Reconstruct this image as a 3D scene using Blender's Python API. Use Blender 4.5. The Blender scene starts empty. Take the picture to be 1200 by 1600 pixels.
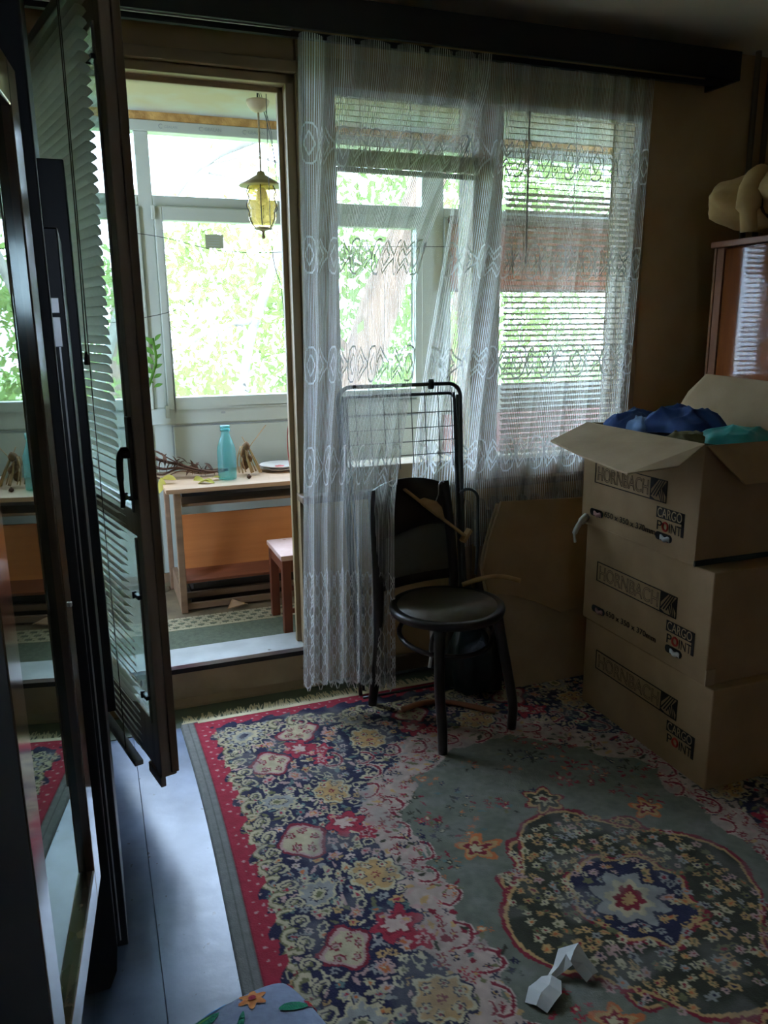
import bpy, bmesh, math, random
import numpy as np
from mathutils import Vector, Matrix

random.seed(7)
SC = bpy.context.scene
COL = SC.collection
PI = math.pi

# ------------------------------------------------------------------ camera
CAM_H = 1.42
yaw, pitch, roll = map(math.radians, (20.20, 13.365, -0.556))
f = Vector((math.sin(yaw)*math.cos(pitch), math.cos(yaw)*math.cos(pitch), -math.sin(pitch)))
r0 = Vector((math.cos(yaw), -math.sin(yaw), 0)); u0 = r0.cross(f)
r = r0*math.cos(roll) + u0*math.sin(roll); u = -r0*math.sin(roll) + u0*math.cos(roll)
cam = bpy.data.objects.new('camera', bpy.data.cameras.new('camera')); COL.objects.link(cam)
m = Matrix((r, u, -f)).transposed().to_4x4(); m.translation = (0, 0, CAM_H)
cam.matrix_world = m
cam.data.sensor_fit = 'VERTICAL'; cam.data.sensor_height = 36; cam.data.sensor_width = 27
cam.data.lens = 1231.6/1600*36
cam.data.clip_start = 0.02; cam.data.clip_end = 400
SC.camera = cam

# ------------------------------------------------------------------ world, sun, exposure
W = bpy.data.worlds.new('sky'); SC.world = W; W.use_nodes = True
bg = W.node_tree.nodes['Background']
bg.inputs[0].default_value = (0.70, 0.87, 1.22, 1); bg.inputs[1].default_value = 5.0
sun = bpy.data.objects.new('sun', bpy.data.lights.new('sun', 'SUN')); COL.objects.link(sun)
sun.data.energy = 1.0; sun.data.angle = math.radians(2); sun.data.color = (1, .95, .82)
sun.rotation_euler = Vector((-.25, 1, -1.15)).to_track_quat('-Z', 'Y').to_euler()
sun.location = (0, -4, 12)
SC.view_settings.view_transform = 'Standard'; SC.view_settings.look = 'None'
SC.view_settings.gamma = 1; SC.view_settings.use_curve_mapping = False
SC.view_settings.exposure = 1.95
cy = SC.cycles
cy.use_denoising = True
cy.max_bounces = 14; cy.diffuse_bounces = 7; cy.glossy_bounces = 5
cy.transmission_bounces = 8; cy.transparent_max_bounces = 48
cy.caustics_reflective = False; cy.caustics_refractive = False
cy.sample_clamp_indirect = 6.0

# ------------------------------------------------------------------ helpers
def s2l(c):
    return tuple((x/12.92 if x <= .04045 else ((x+.055)/1.055)**2.4) for x in c)
def rgb(*c):
    return s2l([x/255 for x in c])

def nt(name):
    mt = bpy.data.materials.new(name); mt.use_nodes = True
    t = mt.node_tree; t.nodes.clear()
    out = t.nodes.new('ShaderNodeOutputMaterial')
    return mt, t, out
def node(t, typ, **kw):
    n = t.nodes.new(typ)
    for k, v in kw.items():
        if k.startswith('i_'):
            n.inputs[k[2:].replace('_', ' ')].default_value = v
        else: setattr(n, k, v)
    return n
def M(name, c, c2=None, rough=.5, scale=6, stretch=(1, 1, 1), detail=5, bump=0, bscale=None, metal=0, spec=.5,
      coat=0, spots=None, spot_scale=20, spot_at=.62, ior=1.45, lo=.35, hi=.65):
    mt, t, out = nt(name)
    p = node(t, 'ShaderNodeBsdfPrincipled')
    p.inputs['Roughness'].default_value = rough; p.inputs['Metallic'].default_value = metal
    p.inputs['Specular IOR Level'].default_value = spec; p.inputs['Coat Weight'].default_value = coat
    p.inputs['Coat Roughness'].default_value = .08; p.inputs['IOR'].default_value = ior
    t.links.new(p.outputs[0], out.inputs[0])
    tc = node(t, 'ShaderNodeTexCoord'); mp = node(t, 'ShaderNodeMapping')
    mp.inputs['Scale'].default_value = stretch
    t.links.new(tc.outputs['Object'], mp.inputs[0])
    nz = node(t, 'ShaderNodeTexNoise'); nz.inputs['Scale'].default_value = scale; nz.inputs['Detail'].default_value = detail
    t.links.new(mp.outputs[0], nz.inputs['Vector'])
    cr = node(t, 'ShaderNodeValToRGB')
    cr.color_ramp.elements[0].position = lo; cr.color_ramp.elements[1].position = hi
    c2 = c2 or tuple(x*.8 for x in c)
    cr.color_ramp.elements[0].color = (*c2, 1); cr.color_ramp.elements[1].color = (*c, 1)
    t.links.new(nz.outputs['Fac'], cr.inputs[0])
    last = cr.outputs[0]
    if spots:
        n2 = node(t, 'ShaderNodeTexNoise'); n2.inputs['Scale'].default_value = spot_scale; n2.inputs['Detail'].default_value = 3
        t.links.new(mp.outputs[0], n2.inputs['Vector'])
        r2 = node(t, 'ShaderNodeValToRGB'); r2.color_ramp.elements[0].position = spot_at; r2.color_ramp.elements[1].position = spot_at+.05
        t.links.new(n2.outputs['Fac'], r2.inputs[0])
        mx = node(t, 'ShaderNodeMix', data_type='RGBA'); mx.inputs[7].default_value = (*spots, 1)
        t.links.new(r2.outputs[0], mx.inputs[0]); t.links.new(last, mx.inputs[6]); last = mx.outputs[2]
    t.links.new(last, p.inputs['Base Color'])
    if bump:
        nb = node(t, 'ShaderNodeTexNoise'); nb.inputs['Scale'].default_value = bscale or scale*3; nb.inputs['Detail'].default_value = 6
        t.links.new(mp.outputs[0], nb.inputs['Vector'])
        b = node(t, 'ShaderNodeBump'); b.inputs['Strength'].default_value = bump; b.inputs['Distance'].default_value = .01
        t.links.new(nb.outputs['Fac'], b.inputs['Height']); t.links.new(b.outputs[0], p.inputs['Normal'])
    return mt
def glass_mat(name, tint=(1, 1, 1), ior=1.5, haze=0.0, haze_col=(.9, .95, .9), rough=0.0):
    mt, t, out = nt(name)
    tr = node(t, 'ShaderNodeBsdfTransparent'); tr.inputs[0].default_value = (*tint, 1)
    gl = node(t, 'ShaderNodeBsdfGlossy'); gl.inputs['Roughness'].default_value = rough
    fr = node(t, 'ShaderNodeFresnel'); fr.inputs[0].default_value = ior
    mx = node(t, 'ShaderNodeMixShader')
    ge = node(t, 'ShaderNodeNewGeometry'); inv = node(t, 'ShaderNodeMath', operation='SUBTRACT'); inv.inputs[0].default_value = 1
    t.links.new(ge.outputs['Backfacing'], inv.inputs[1])
    fm = node(t, 'ShaderNodeMath', operation='MULTIPLY'); t.links.new(fr.outputs[0], fm.inputs[0]); t.links.new(inv.outputs[0], fm.inputs[1])
    t.links.new(fm.outputs[0], mx.inputs[0]); t.links.new(tr.outputs[0], mx.inputs[1]); t.links.new(gl.outputs[0], mx.inputs[2])
    last = mx.outputs[0]
    if haze:
        df = node(t, 'ShaderNodeBsdfTranslucent'); df.inputs[0].default_value = (*haze_col, 1)
        d2 = node(t, 'ShaderNodeBsdfDiffuse'); d2.inputs[0].default_value = (*haze_col, 1)
        a = node(t, 'ShaderNodeMixShader'); a.inputs[0].default_value = .5
        t.links.new(df.outputs[0], a.inputs[1]); t.links.new(d2.outputs[0], a.inputs[2])
        nz = node(t, 'ShaderNodeTexNoise'); nz.inputs['Scale'].default_value = 4
        ml = node(t, 'ShaderNodeMath', operation='MULTIPLY'); ml.inputs[1].default_value = haze*2
        t.links.new(nz.outputs['Fac'], ml.inputs[0])
        m2 = node(t, 'ShaderNodeMixShader')
        t.links.new(ml.outputs[0], m2.inputs[0]); t.links.new(last, m2.inputs[1]); t.links.new(a.outputs[0], m2.inputs[2])
        last = m2.outputs[0]
    t.links.new(last, out.inputs[0])
    return mt
def cloth_mat(name, c, trans=.5, alpha=1.0, c2=None, scale=30):
    mt, t, out = nt(name)
    nz = node(t, 'ShaderNodeTexNoise'); nz.inputs['Scale'].default_value = scale
    tc = node(t, 'ShaderNodeTexCoord'); t.links.new(tc.outputs['Object'], nz.inputs['Vector'])
    mx = node(t, 'ShaderNodeMix', data_type='RGBA')
    mx.inputs[6].default_value = (*(c2 or tuple(x*.85 for x in c)), 1); mx.inputs[7].default_value = (*c, 1)
    t.links.new(nz.outputs['Fac'], mx.inputs[0])
    df = node(t, 'ShaderNodeBsdfDiffuse'); tl = node(t, 'ShaderNodeBsdfTranslucent')
    t.links.new(mx.outputs[2], df.inputs[0]); t.links.new(mx.outputs[2], tl.inputs[0])
    a = node(t, 'ShaderNodeMixShader'); a.inputs[0].default_value = trans
    t.links.new(df.outputs[0], a.inputs[1]); t.links.new(tl.outputs[0], a.inputs[2])
    last = a.outputs[0]
    if alpha < 1:
        tr = node(t, 'ShaderNodeBsdfTransparent')
        b = node(t, 'ShaderNodeMixShader'); b.inputs[0].default_value = alpha
        t.links.new(tr.outputs[0], b.inputs[1]); t.links.new(last, b.inputs[2]); last = b.outputs[0]
    t.links.new(last, out.inputs[0])
    return mt

def tag(o, label=None, cat=None, group=None, kind=None):
    if label: o['label'] = label
    if cat: o['category'] = cat
    if group: o['group'] = group
    if kind: o['kind'] = kind
    return o
def thing(name, label, cat, loc=(0, 0, 0), rotz=0, group=None):
    o = bpy.data.objects.new(name, None); COL.objects.link(o)
    o.empty_display_size = .05
    o.location = loc; o.rotation_euler = (0, 0, rotz)
    return tag(o, label, cat, group)
def wloc(o):
    v = Vector((0, 0, 0))
    while o: v += Vector(o.location); o = o.parent
    return v
class MB:
    def __init__(s): s.v = []; s.f = []
    def add(s, vs, fs):
        b = len(s.v); s.v += [tuple(v) for v in vs]; s.f += [tuple(i+b for i in q) for q in fs]; return s
    def box(s, a, b):
        (x0, y0, z0), (x1, y1, z1) = a, b
        return s.add([(x0,y0,z0),(x1,y0,z0),(x1,y1,z0),(x0,y1,z0),(x0,y0,z1),(x1,y0,z1),(x1,y1,z1),(x0,y1,z1)],
            [(0,3,2,1),(4,5,6,7),(0,1,5,4),(1,2,6,5),(2,3,7,6),(3,0,4,7)])
    def obox(s, c, size, rot):
        c = Vector(c); h = [x/2 for x in size]
        vs = [c + rot @ Vector((sx*h[0], sy*h[1], sz*h[2])) for sz in (-1, 1) for sx, sy in ((-1,-1),(1,-1),(1,1),(-1,1))]
        return s.add(vs, [(0,3,2,1),(4,5,6,7),(0,1,5,4),(1,2,6,5),(2,3,7,6),(3,0,4,7)])
    def bar(s, p, q, w, t, up=(0, 0, 1)):
        p, q = Vector(p), Vector(q); d = (q-p); L = d.length; d.normalize()
        x = Vector(up).cross(d)
        if x.length < 1e-4: x = Vector((1, 0, 0)).cross(d)
        x.normalize(); y = d.cross(x)
        rot = Matrix((x, y, d)).transposed()
        return s.obox((p+q)/2, (w, t, L), rot)
    def tube(s, pts, r, n=8, closed=False):
        pts = [Vector(p) for p in pts]; N = len(pts)
        rs = r if isinstance(r, (list, tuple)) else [r]*N
        vs = []; fs = []
        T = []
        for i in range(N):
            a = pts[(i-1) % N] if (closed or i > 0) else pts[i]
            b = pts[(i+1) % N] if (closed or i < N-1) else pts[i]
            T.append((b-a).normalized())
        nrm = T[0].cross(Vector((0, 0, 1)))
        if nrm.length < 1e-3: nrm = T[0].cross(Vector((1, 0, 0)))
        nrm.normalize()
        for i in range(N):
            nrm = (nrm - T[i]*nrm.dot(T[i]))
            if nrm.length < 1e-5: nrm = T[i].orthogonal()
            nrm.normalize(); bn = T[i].cross(nrm)
            for k in range(n):
                a = 2*PI*k/n
                vs.append(pts[i] + (nrm*math.cos(a) + bn*math.sin(a))*rs[i])
        for i in range(N if closed else N-1):
            j = (i+1) % N
            for k in range(n):
                k2 = (k+1) % n
                fs.append((i*n+k, i*n+k2, j*n+k2, j*n+k))
        if not closed:
            fs.append(tuple(range(n-1, -1, -1))); fs.append(tuple((N-1)*n+k for k in range(n)))
        return s.add(vs, fs)
    def lathe(s, prof, c=(0, 0, 0), n=24, wob=None):
        vs = []; fs = []
        for (rr, z) in prof:
            for k in range(n):
                a = 2*PI*k/n
                q = rr*(wob(a, z) if wob else 1)
                vs.append((c[0]+q*math.cos(a), c[1]+q*math.sin(a), c[2]+z))
        for i in range(len(prof)-1):
            for k in range(n):
                k2 = (k+1) % n
                fs.append((i*n+k, i*n+k2, (i+1)*n+k2, (i+1)*n+k))
        if prof[0][0] > 1e-6: fs.append(tuple(range(n-1, -1, -1)))
        if prof[-1][0] > 1e-6: fs.append(tuple((len(prof)-1)*n+k for k in range(n)))
        return s.add(vs, fs)
    def prism(s, pts, vec):
        pts = [Vector(p) for p in pts]; n = len(pts); vec = Vector(vec)
        fs = [tuple(range(n-1, -1, -1)), tuple(range(n, 2*n))]
        for i in range(n):
            j = (i+1) % n; fs.append((i, j, n+j, n+i))
        return s.add(pts + [p+vec for p in pts], fs)
    def grid(s, fn, nu, nv):
        vs = [fn(i/nu, j/nv) for j in range(nv+1) for i in range(nu+1)]
        fs = [(j*(nu+1)+i, j*(nu+1)+i+1, (j+1)*(nu+1)+i+1, (j+1)*(nu+1)+i) for j in range(nv) for i in range(nu)]
        return s.add(vs, fs)
    def ribbon(s, pts, wdir, w):
        vs = []; wd = Vector(wdir)
        for p in pts:
            p = Vector(p); vs += [p-wd*w/2, p+wd*w/2]
        return s.add(vs, [(2*i, 2*i+1, 2*i+3, 2*i+2) for i in range(len(pts)-1)])
    def mesh(s, name, mat, smooth=False, off=(0, 0, 0), fix=True):
        me = bpy.data.meshes.new(name)
        o = Vector(off)
        me.from_pydata([tuple(Vector(v)-o) for v in s.v], [], s.f)
        if fix:
            bm = bmesh.new(); bm.from_mesh(me)
            bmesh.ops.remove_doubles(bm, verts=bm.verts, dist=1e-6) if len(s.v) < 3000 else None
            bmesh.ops.recalc_face_normals(bm, faces=bm.faces)
            bm.to_mesh(me); bm.free()
        if smooth:
            for p in me.polygons: p.use_smooth = True
        me.materials.append(mat)
        return me
    def build(s, name, mat, parent=None, smooth=False, bevel=0, local=False, loc=None, fix=True, thick=0):
        off = (0, 0, 0)
        if parent is not None and not local: off = wloc(parent)
        if loc is not None: off = Vector(off)+Vector(loc) if parent is None else Vector(loc)
        me = s.mesh(name, mat, smooth, off, fix)
        o = bpy.data.objects.new(name, me); COL.objects.link(o)
        if parent is not None: o.parent = parent
        if loc is not None:
            o.location = Vector(loc) - (wloc(parent) if parent is not None else Vector((0, 0, 0)))
        if thick:
            md = o.modifiers.new('t', 'SOLIDIFY'); md.thickness = thick; md.offset = 0
        if bevel:
            md = o.modifiers.new('b', 'BEVEL'); md.width = bevel; md.segments = 2; md.limit_method = 'ANGLE'
        return o
def B(a, b): return MB().box(a, b)
def struct(o): o['kind'] = 'structure'; return o
def arc(c, R, a0, a1, n, ax=(1, 0, 0), ay=(0, 0, 1)):
    c, ax, ay = Vector(c), Vector(ax), Vector(ay)
    return [c + ax*R*math.cos(a0+(a1-a0)*i/n) + ay*R*math.sin(a0+(a1-a0)*i/n) for i in range(n+1)]
def spline(pts, n=8):
    pts = [Vector(p) for p in pts]; out = []
    P = [pts[0]*2-pts[1]] + pts + [pts[-1]*2-pts[-2]]
    for i in range(1, len(P)-2):
        for k in range(n):
            t = k/n; a, b, c, d = P[i-1], P[i], P[i+1], P[i+2]
            out.append(.5*((2*b)+(c-a)*t+(2*a-5*b+4*c-d)*t*t+(3*b-a-3*c+d)*t**3))
    out.append(pts[-1]); return out

# ------------------------------------------------------------------ materials
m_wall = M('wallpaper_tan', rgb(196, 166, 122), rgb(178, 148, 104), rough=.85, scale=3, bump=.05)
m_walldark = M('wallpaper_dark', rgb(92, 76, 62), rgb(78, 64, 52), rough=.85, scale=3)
m_ceil = M('ceiling_paint', rgb(232, 224, 204), rgb(220, 210, 188), rough=.9, scale=2)
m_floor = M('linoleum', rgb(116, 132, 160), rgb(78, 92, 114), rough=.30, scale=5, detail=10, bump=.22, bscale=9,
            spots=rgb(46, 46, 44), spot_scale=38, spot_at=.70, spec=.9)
m_floor2 = M('linoleum_green', rgb(96, 106, 84), rgb(80, 90, 72), rough=.4, scale=3, bump=.06, bscale=8)
m_brown = M('brown_gloss_paint', rgb(124, 102, 78), rgb(106, 86, 64), rough=.42, scale=4, stretch=(4, 4, .6), bump=.06)
m_leafp = M('dark_door_paint', rgb(158, 136, 114), rgb(134, 114, 94), rough=.45, scale=5, stretch=(5, 5, .5), bump=.05)
m_casing = M('casing_paint', rgb(168, 144, 110), rgb(152, 128, 94), rough=.5, scale=4, bump=.04)
m_riser = M('riser_paint', rgb(190, 166, 132), rgb(168, 146, 114), rough=.6, scale=6, bump=.1, spots=rgb(70, 58, 44), spot_scale=9, spot_at=.64)
m_sill = M('white_sill_paint', rgb(196, 200, 198), rgb(176, 180, 178), rough=.35, scale=8, spots=rgb(96, 90, 78), spot_scale=18, spot_at=.67, bump=.08)
m_alu = M('aluminium', rgb(205, 205, 205), rough=.3, metal=.9)
m_pvc = M('white_pvc', rgb(170, 178, 166), rgb(162, 170, 158), rough=.35, scale=1.5)
m_pvcd = M('pvc_groove', rgb(150, 158, 156), rough=.5)
m_pink = M('pink_parapet', rgb(186, 140, 134), rgb(168, 124, 118), rough=.7)
m_bwall = M('balcony_plaster', rgb(172, 170, 158), rgb(158, 156, 144), rough=.85, scale=3, bump=.08)
m_bceil = M('balcony_ceiling', rgb(158, 164, 156), rgb(160, 146, 118), rough=.85, scale=1.6, lo=.4, hi=.55)
m_foam = M('foam_strip', rgb(196, 160, 92), rgb(146, 108, 56), rough=.9, scale=18, bump=.6)
m_carpet = M('green_carpet', rgb(100, 108, 90), rgb(86, 94, 78), rough=.95, scale=60, bump=.2)
m_tile = M('tile_cream', rgb(176, 168, 140), rgb(158, 150, 122), rough=.5, scale=20)
m_tileg = M('tile_green', rgb(98, 104, 82), rgb(84, 90, 70), rough=.5, scale=20)
m_black = M('black_lacquer', rgb(24, 22, 22), rgb(18, 17, 17), rough=.38, scale=4)
m_blackm = M('black_matt', rgb(14, 13, 13), rgb(10, 9, 9), rough=.8, spec=.2)
m_cab = M('glossy_walnut', rgb(84, 68, 56), rgb(66, 54, 44), rough=.12, scale=3, stretch=(8, 8, .8), coat=1, spec=1)
m_cabin = M('cabinet_dark', rgb(30, 26, 24), rgb(22, 19, 18), rough=.5)
m_chrome = M('worn_steel', rgb(190, 190, 186), rough=.3, metal=.9)
m_cord = M('brown_cord', rgb(92, 78, 62), rough=.8)
m_slat = cloth_mat('blind_slat', rgb(232, 226, 212), trans=.6)
m_slatw = cloth_mat('window_slat', rgb(196, 184, 166), trans=.34)
m_rail = M('blind_rail', rgb(176, 170, 160), rough=.4)
m_raild = M('blind_rail_brown', rgb(118, 96, 80), rough=.5)
m_glass = glass_mat('clear_glass', (.97, .99, .97), 1.45, haze=.015)
m_leafglass = glass_mat('door_glass', (.80, .89, .86), 1.5, haze=.16, haze_col=(.84, .95, .92))
m_amber = glass_mat('amber_glass', (1.0, .88, .52), 1.5, haze=.22, haze_col=(1, .84, .40))
m_bottle = glass_mat('aqua_glass', (.44, .76, .74), 1.5, haze=.10, haze_col=(.36, .70, .72), rough=.04)
m_lampmetal = M('lamp_metal', rgb(140, 128, 96), rgb(118, 106, 78), rough=.5, metal=.3)
m_rose = M('ceiling_rose', rgb(170, 154, 128), rough=.6)
m_wire = M('dark_wire', rgb(44, 46, 48), rough=.6)
m_red = M('red_cord', rgb(150, 72, 66), rough=.6)
m_curt = cloth_mat('curtain_thread', (.78, .77, .74), trans=.58)
m_net = cloth_mat('curtain_net', (.76, .75, .72), trans=.58, alpha=.26)
m_lace = cloth_mat('curtain_lace', (.82, .81, .78), trans=.5)
m_valance = M('dark_valance', rgb(26, 24, 24), rgb(20, 18, 18), rough=.5)
m_card = M('cardboard', rgb(172, 142, 104), rgb(160, 130, 94), rough=.8, scale=8, bump=.06, bscale=40)
m_card2 = M('cardboard_inner', rgb(184, 158, 124), rgb(172, 146, 112), rough=.85, scale=8, bump=.06, bscale=40)
m_ink = M('print_black', rgb(38, 32, 28), rough=.8)
m_inkr = M('print_red', rgb(190, 60, 44), rough=.8)
m_white = M('white_paper', rgb(214, 212, 206), rgb(196, 196, 192), rough=.8, scale=12)
m_tape = M('teal_tape', rgb(58, 76, 72), rgb(46, 60, 58), rough=.5)
m_wood = M('light_wood', rgb(196, 158, 106), rgb(176, 138, 88), rough=.5, scale=4, stretch=(1, 12, 12), bump=.05)
m_woodb = M('bare_bentwood', rgb(150, 96, 62), rgb(122, 76, 48), rough=.5, scale=5)
m_chair = M('dark_bentwood', rgb(44, 36, 32), rgb(34, 28, 25), rough=.32, scale=5, stretch=(3, 3, 1))
m_seat = M('seat_ply', rgb(104, 96, 82), rgb(90, 82, 70), rough=.34, scale=12)
m_cane = cloth_mat('cane_mesh', rgb(112, 108, 96), trans=.35, alpha=.85)
m_steel = M('rack_steel', rgb(96, 100, 102), rgb(78, 82, 84), rough=.35, metal=.7)
m_rad = M('radiator_paint', rgb(150, 128, 108), rgb(132, 112, 92), rough=.5)
m_desk = M('desk_laminate', rgb(168, 138, 108), rgb(154, 124, 94), rough=.45, scale=3, stretch=(.6, 10, 10))
m_deskd = M('desk_edge', rgb(130, 104, 80), rgb(112, 88, 66), rough=.5, scale=3, stretch=(.6, 10, 10))
m_orange = M('orange_veneer', rgb(188, 120, 66), rgb(170, 104, 54), rough=.42, scale=3, stretch=(.5, 8, 8))
m_redw = M('red_brown_board', rgb(132, 76, 50), rgb(112, 62, 40), rough=.5, scale=3, stretch=(.5, 8, 8))
m_stool = M('stool_wood', rgb(126, 66, 42), rgb(106, 52, 32), rough=.45, scale=4)
m_stooltop = M('stool_top', rgb(196, 166, 156), rgb(180, 146, 134), rough=.6, scale=10, spots=rgb(150, 84, 60), spot_scale=14, spot_at=.66)
m_dry = M('dried_stem', rgb(96, 66, 46), rgb(72, 48, 34), rough=.8)
m_dryl = M('dried_straw', rgb(178, 146, 100), rgb(150, 118, 78), rough=.8)
m_drybulb = M('dried_bulb', rgb(126, 92, 58), rgb(98, 70, 44), rough=.8)
m_yleaf = cloth_mat('yellow_leaf', rgb(196, 180, 92), trans=.25, c2=rgb(150, 150, 76))
m_gleaf = cloth_mat('green_leaf', rgb(96, 130, 60), trans=.3, c2=rgb(66, 104, 46))
m_plate = M('porcelain', rgb(226, 220, 212), rough=.15, scale=3)
m_plater = M('plate_print', rgb(196, 96, 92), rough=.2)
m_plateb = M('plate_rim', rgb(70, 60, 56), rough=.3)
m_ward = M('lacquered_oak', rgb(150, 86, 46), rgb(122, 66, 34), rough=.07, scale=3, stretch=(6, 6, .6), coat=0, spec=.3)
m_wardl = M('oak_edge', rgb(166, 112, 82), rgb(146, 96, 68), rough=.4)
m_sack = M('beige_sack', rgb(206, 172, 116), rgb(182, 146, 94), rough=.9, scale=7, bump=.5, bscale=14)
m_blue = M('blue_cloth', rgb(78, 108, 172), rgb(52, 74, 130), rough=.9, scale=7, bump=.25, bscale=26)
m_lblue = M('pale_blue_cloth', rgb(120, 150, 196), rgb(88, 116, 168), rough=.9, scale=8)
m_navy = M('navy_cloth', rgb(34, 42, 66), rgb(26, 32, 52), rough=.9)
m_teal = M('teal_plastic', rgb(84, 190, 186), rgb(58, 156, 156), rough=.3, scale=9, bump=.5, bscale=12)
m_olivec = M('olive_cloth', rgb(104, 96, 60), rough=.9)
m_bag = M('dark_teal_bag', rgb(26, 44, 46), rgb(16, 28, 32), rough=.3, scale=6, bump=.6, bscale=12)
m_fringe = M('fringe', rgb(228, 216, 180), rgb(206, 192, 152), rough=.9)
m_cush = M('cushion_cloth', rgb(150, 160, 184), rgb(138, 148, 172), rough=.9, scale=60, bump=.15)
m_pipe = M('pipe_paint', rgb(120, 108, 82), rough=.5)
m_bark = M('bark', rgb(122, 98, 82), rgb(92, 72, 60), rough=.9, scale=6, stretch=(2, 2, .5), bump=.6)
m_barkp = M('pale_bark', rgb(112, 108, 98), rgb(90, 86, 78), rough=.9, scale=8)
m_leafs = cloth_mat('tree_leaf', (.22, .31, .085), trans=.5, c2=(.12, .19, .05), scale=3)
m_leafs2 = cloth_mat('tree_leaf_pale', (.20, .25, .07), trans=.5, c2=(.11, .165, .045), scale=3)
m_ground = M('ground', rgb(120, 140, 84), rgb(96, 116, 70), rough=.95, scale=1)

# ------------------------------------------------------------------ ROOM SHELL
XL, XR, YB, YW, ZC = -.62, 2.98, -1.7, 2.88, 2.50      # left wall, right wall, rear wall, window wall face, ceiling
WT = .16
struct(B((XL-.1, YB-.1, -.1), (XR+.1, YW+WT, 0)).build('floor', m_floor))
# lighter linoleum sheet laid proud over the older boards, seam along its left edge
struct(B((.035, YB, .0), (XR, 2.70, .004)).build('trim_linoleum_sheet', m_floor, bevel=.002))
struct(B((XL, 2.70, .0), (XR, YW, .003)).build('trim_linoleum_strip', m_floor2))
struct(B((XL-.1, YB-.1, ZC), (XR+.1, YW+WT, ZC+.1)).build('ceiling', m_ceil))
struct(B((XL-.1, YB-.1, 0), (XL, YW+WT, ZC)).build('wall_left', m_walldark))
struct(B((XR, YB-.1, 0), (XR+.1, YW+WT, ZC)).build('wall_right', m_wall))
w = MB(); ra0, ra1, rz0, rz1 = -.1, .22, 1.46, 1.86       # small window added in the unseen rear wall as fill daylight
w.box((XL-.1, YB-.1, 0), (ra0, YB, ZC)); w.box((ra1, YB-.1, 0), (XR+.1, YB, ZC)); w.box((ra0, YB-.1, 0), (ra1, YB, rz0)); w.box((ra0, YB-.1, rz1), (ra1, YB, ZC))
struct(w.build('wall_rear', m_wall))
w = MB()
for a, b in (((ra0, rz0), (ra0+.04, rz1)), ((ra1-.04, rz0), (ra1, rz1)), ((ra0, rz0), (ra1, rz0+.04)), ((ra0, rz1-.04), (ra1, rz1))): w.box((a[0], YB-.08, a[1]), (b[0], YB-.03, b[1]))
struct(w.build('window_added_fill', m_casing)); struct(B((ra0+.03, YB-.06, rz0+.03), (ra1-.03, YB-.056, rz1-.03)).build('window_added_fill_pane', m_glass))  # frame and pane of the added fill-light window
DX0, DX1, DZ0, DZ1 = -.10, .698, .172, 2.204            # balcony door opening
WX0, WX1, WZ0, WZ1 = .79, 2.185, .80, 2.27              # window opening
w = MB()
w.box((XL, YW, 0), (DX0-.05, YW+WT, ZC))
w.box((DX0-.05, YW, DZ1+.05), (DX1+.05, YW+WT, ZC))
w.box((DX1+.058, YW, 0), (WX0, YW+WT, ZC))
w.box((WX0, YW, 0), (WX1, YW+WT, WZ0)); w.box((WX0, YW, WZ1), (WX1, YW+WT, ZC))
w.box((WX1, YW, 0), (XR, YW+WT, ZC))
struct(w.build('wall_window', m_wall))
# riser below the balcony door
struct(B((DX0-.05, YW-.004, 0), (DX1+.05, YW+WT, DZ0-.015)).build('trim_door_riser', m_riser, bevel=.004))
struct(MB().prism([(-.12, YW-.004, 0), (-.12, YW-.03, 0), (-.12, YW-.028, .012), (-.12, YW-.004, .03)], (.92, 0, 0)).build('baseboard_riser', m_casing))
struct(B((DX0-.05, YW-.012, DZ0-.015), (DX1+.03, YW+WT, DZ0)).build('trim_door_sill', m_sill, bevel=.004))
struct(B((DX0-.03, YW-.017, DZ0-.012), (DX1+.01, YW-.010, DZ0+.003)).build('trim_sill_edge', m_alu))
struct(B((DX0-.03, YW-.0145, DZ0-.032), (DX1+.01, YW-.006, DZ0-.013)).build('trim_sill_painted_shadow', m_black))  # solid black strip in place of the shade under the sill edge
# casing round the door, stepped profile
c = MB()
for k, (a, y, d) in enumerate(((.0, YW+.05, .05), (.018, YW+.0, .03), (.05, YW-.02, .035))):
    o0, o1 = a, a+d
    c.box((DX1+o0, y, DZ0), (DX1+o1, YW+.075, DZ1+o1)); c.box((DX0-o1, y, DZ0), (DX0-o0, YW+.075, DZ1+o1))
    c.box((DX0-o1, y, DZ1+o0), (DX1+o1, YW+.075, DZ1+o1))
struct(c.build('trim_door_casing', m_casing, bevel=.003))
struct(B((DX1+.008, YW-.012, .02), (DX1+.085, YW, DZ0)).build('trim_casing_foot', m_casing, bevel=.003))

# window_1: two sashes, mullion, casing
win = bpy.data.objects.new('window_1', None); COL.objects.link(win); win.location = (1.45, YW, .8); struct(win)
GY = YW+.07
fr = MB()
GX = (.885, 1.43, 1.555, 2.14); GZ0, GZ1 = .885, 2.215
fr.box((WX0-.03, YW-.02, WZ0-.02), (GX[0], YW+.12, WZ1+.04)); fr.box((GX[3], YW-.02, WZ0-.02), (WX1+.03, YW+.12, WZ1+.04))
fr.box((GX[0], YW-.02, GZ1), (GX[3], YW+.12, WZ1+.04)); fr.box((GX[0], YW-.02, WZ0-.02), (GX[3], YW+.12, GZ0))
fr.build('window_frame', m_casing, win, bevel=.004)
B((GX[1], YW-.01, GZ0), (GX[2], YW+.12, GZ1)).build('mullion', m_casing, win, bevel=.004)
B((GX[0]-.01, GY, GZ0-.01), (GX[1]+.01, GY+.004, GZ1+.01)).build('pane', m_glass, win)
B((GX[2]-.01, GY, GZ0-.01), (GX[3]+.01, GY+.004, GZ1+.01)).build('pane', m_glass, win)
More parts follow.
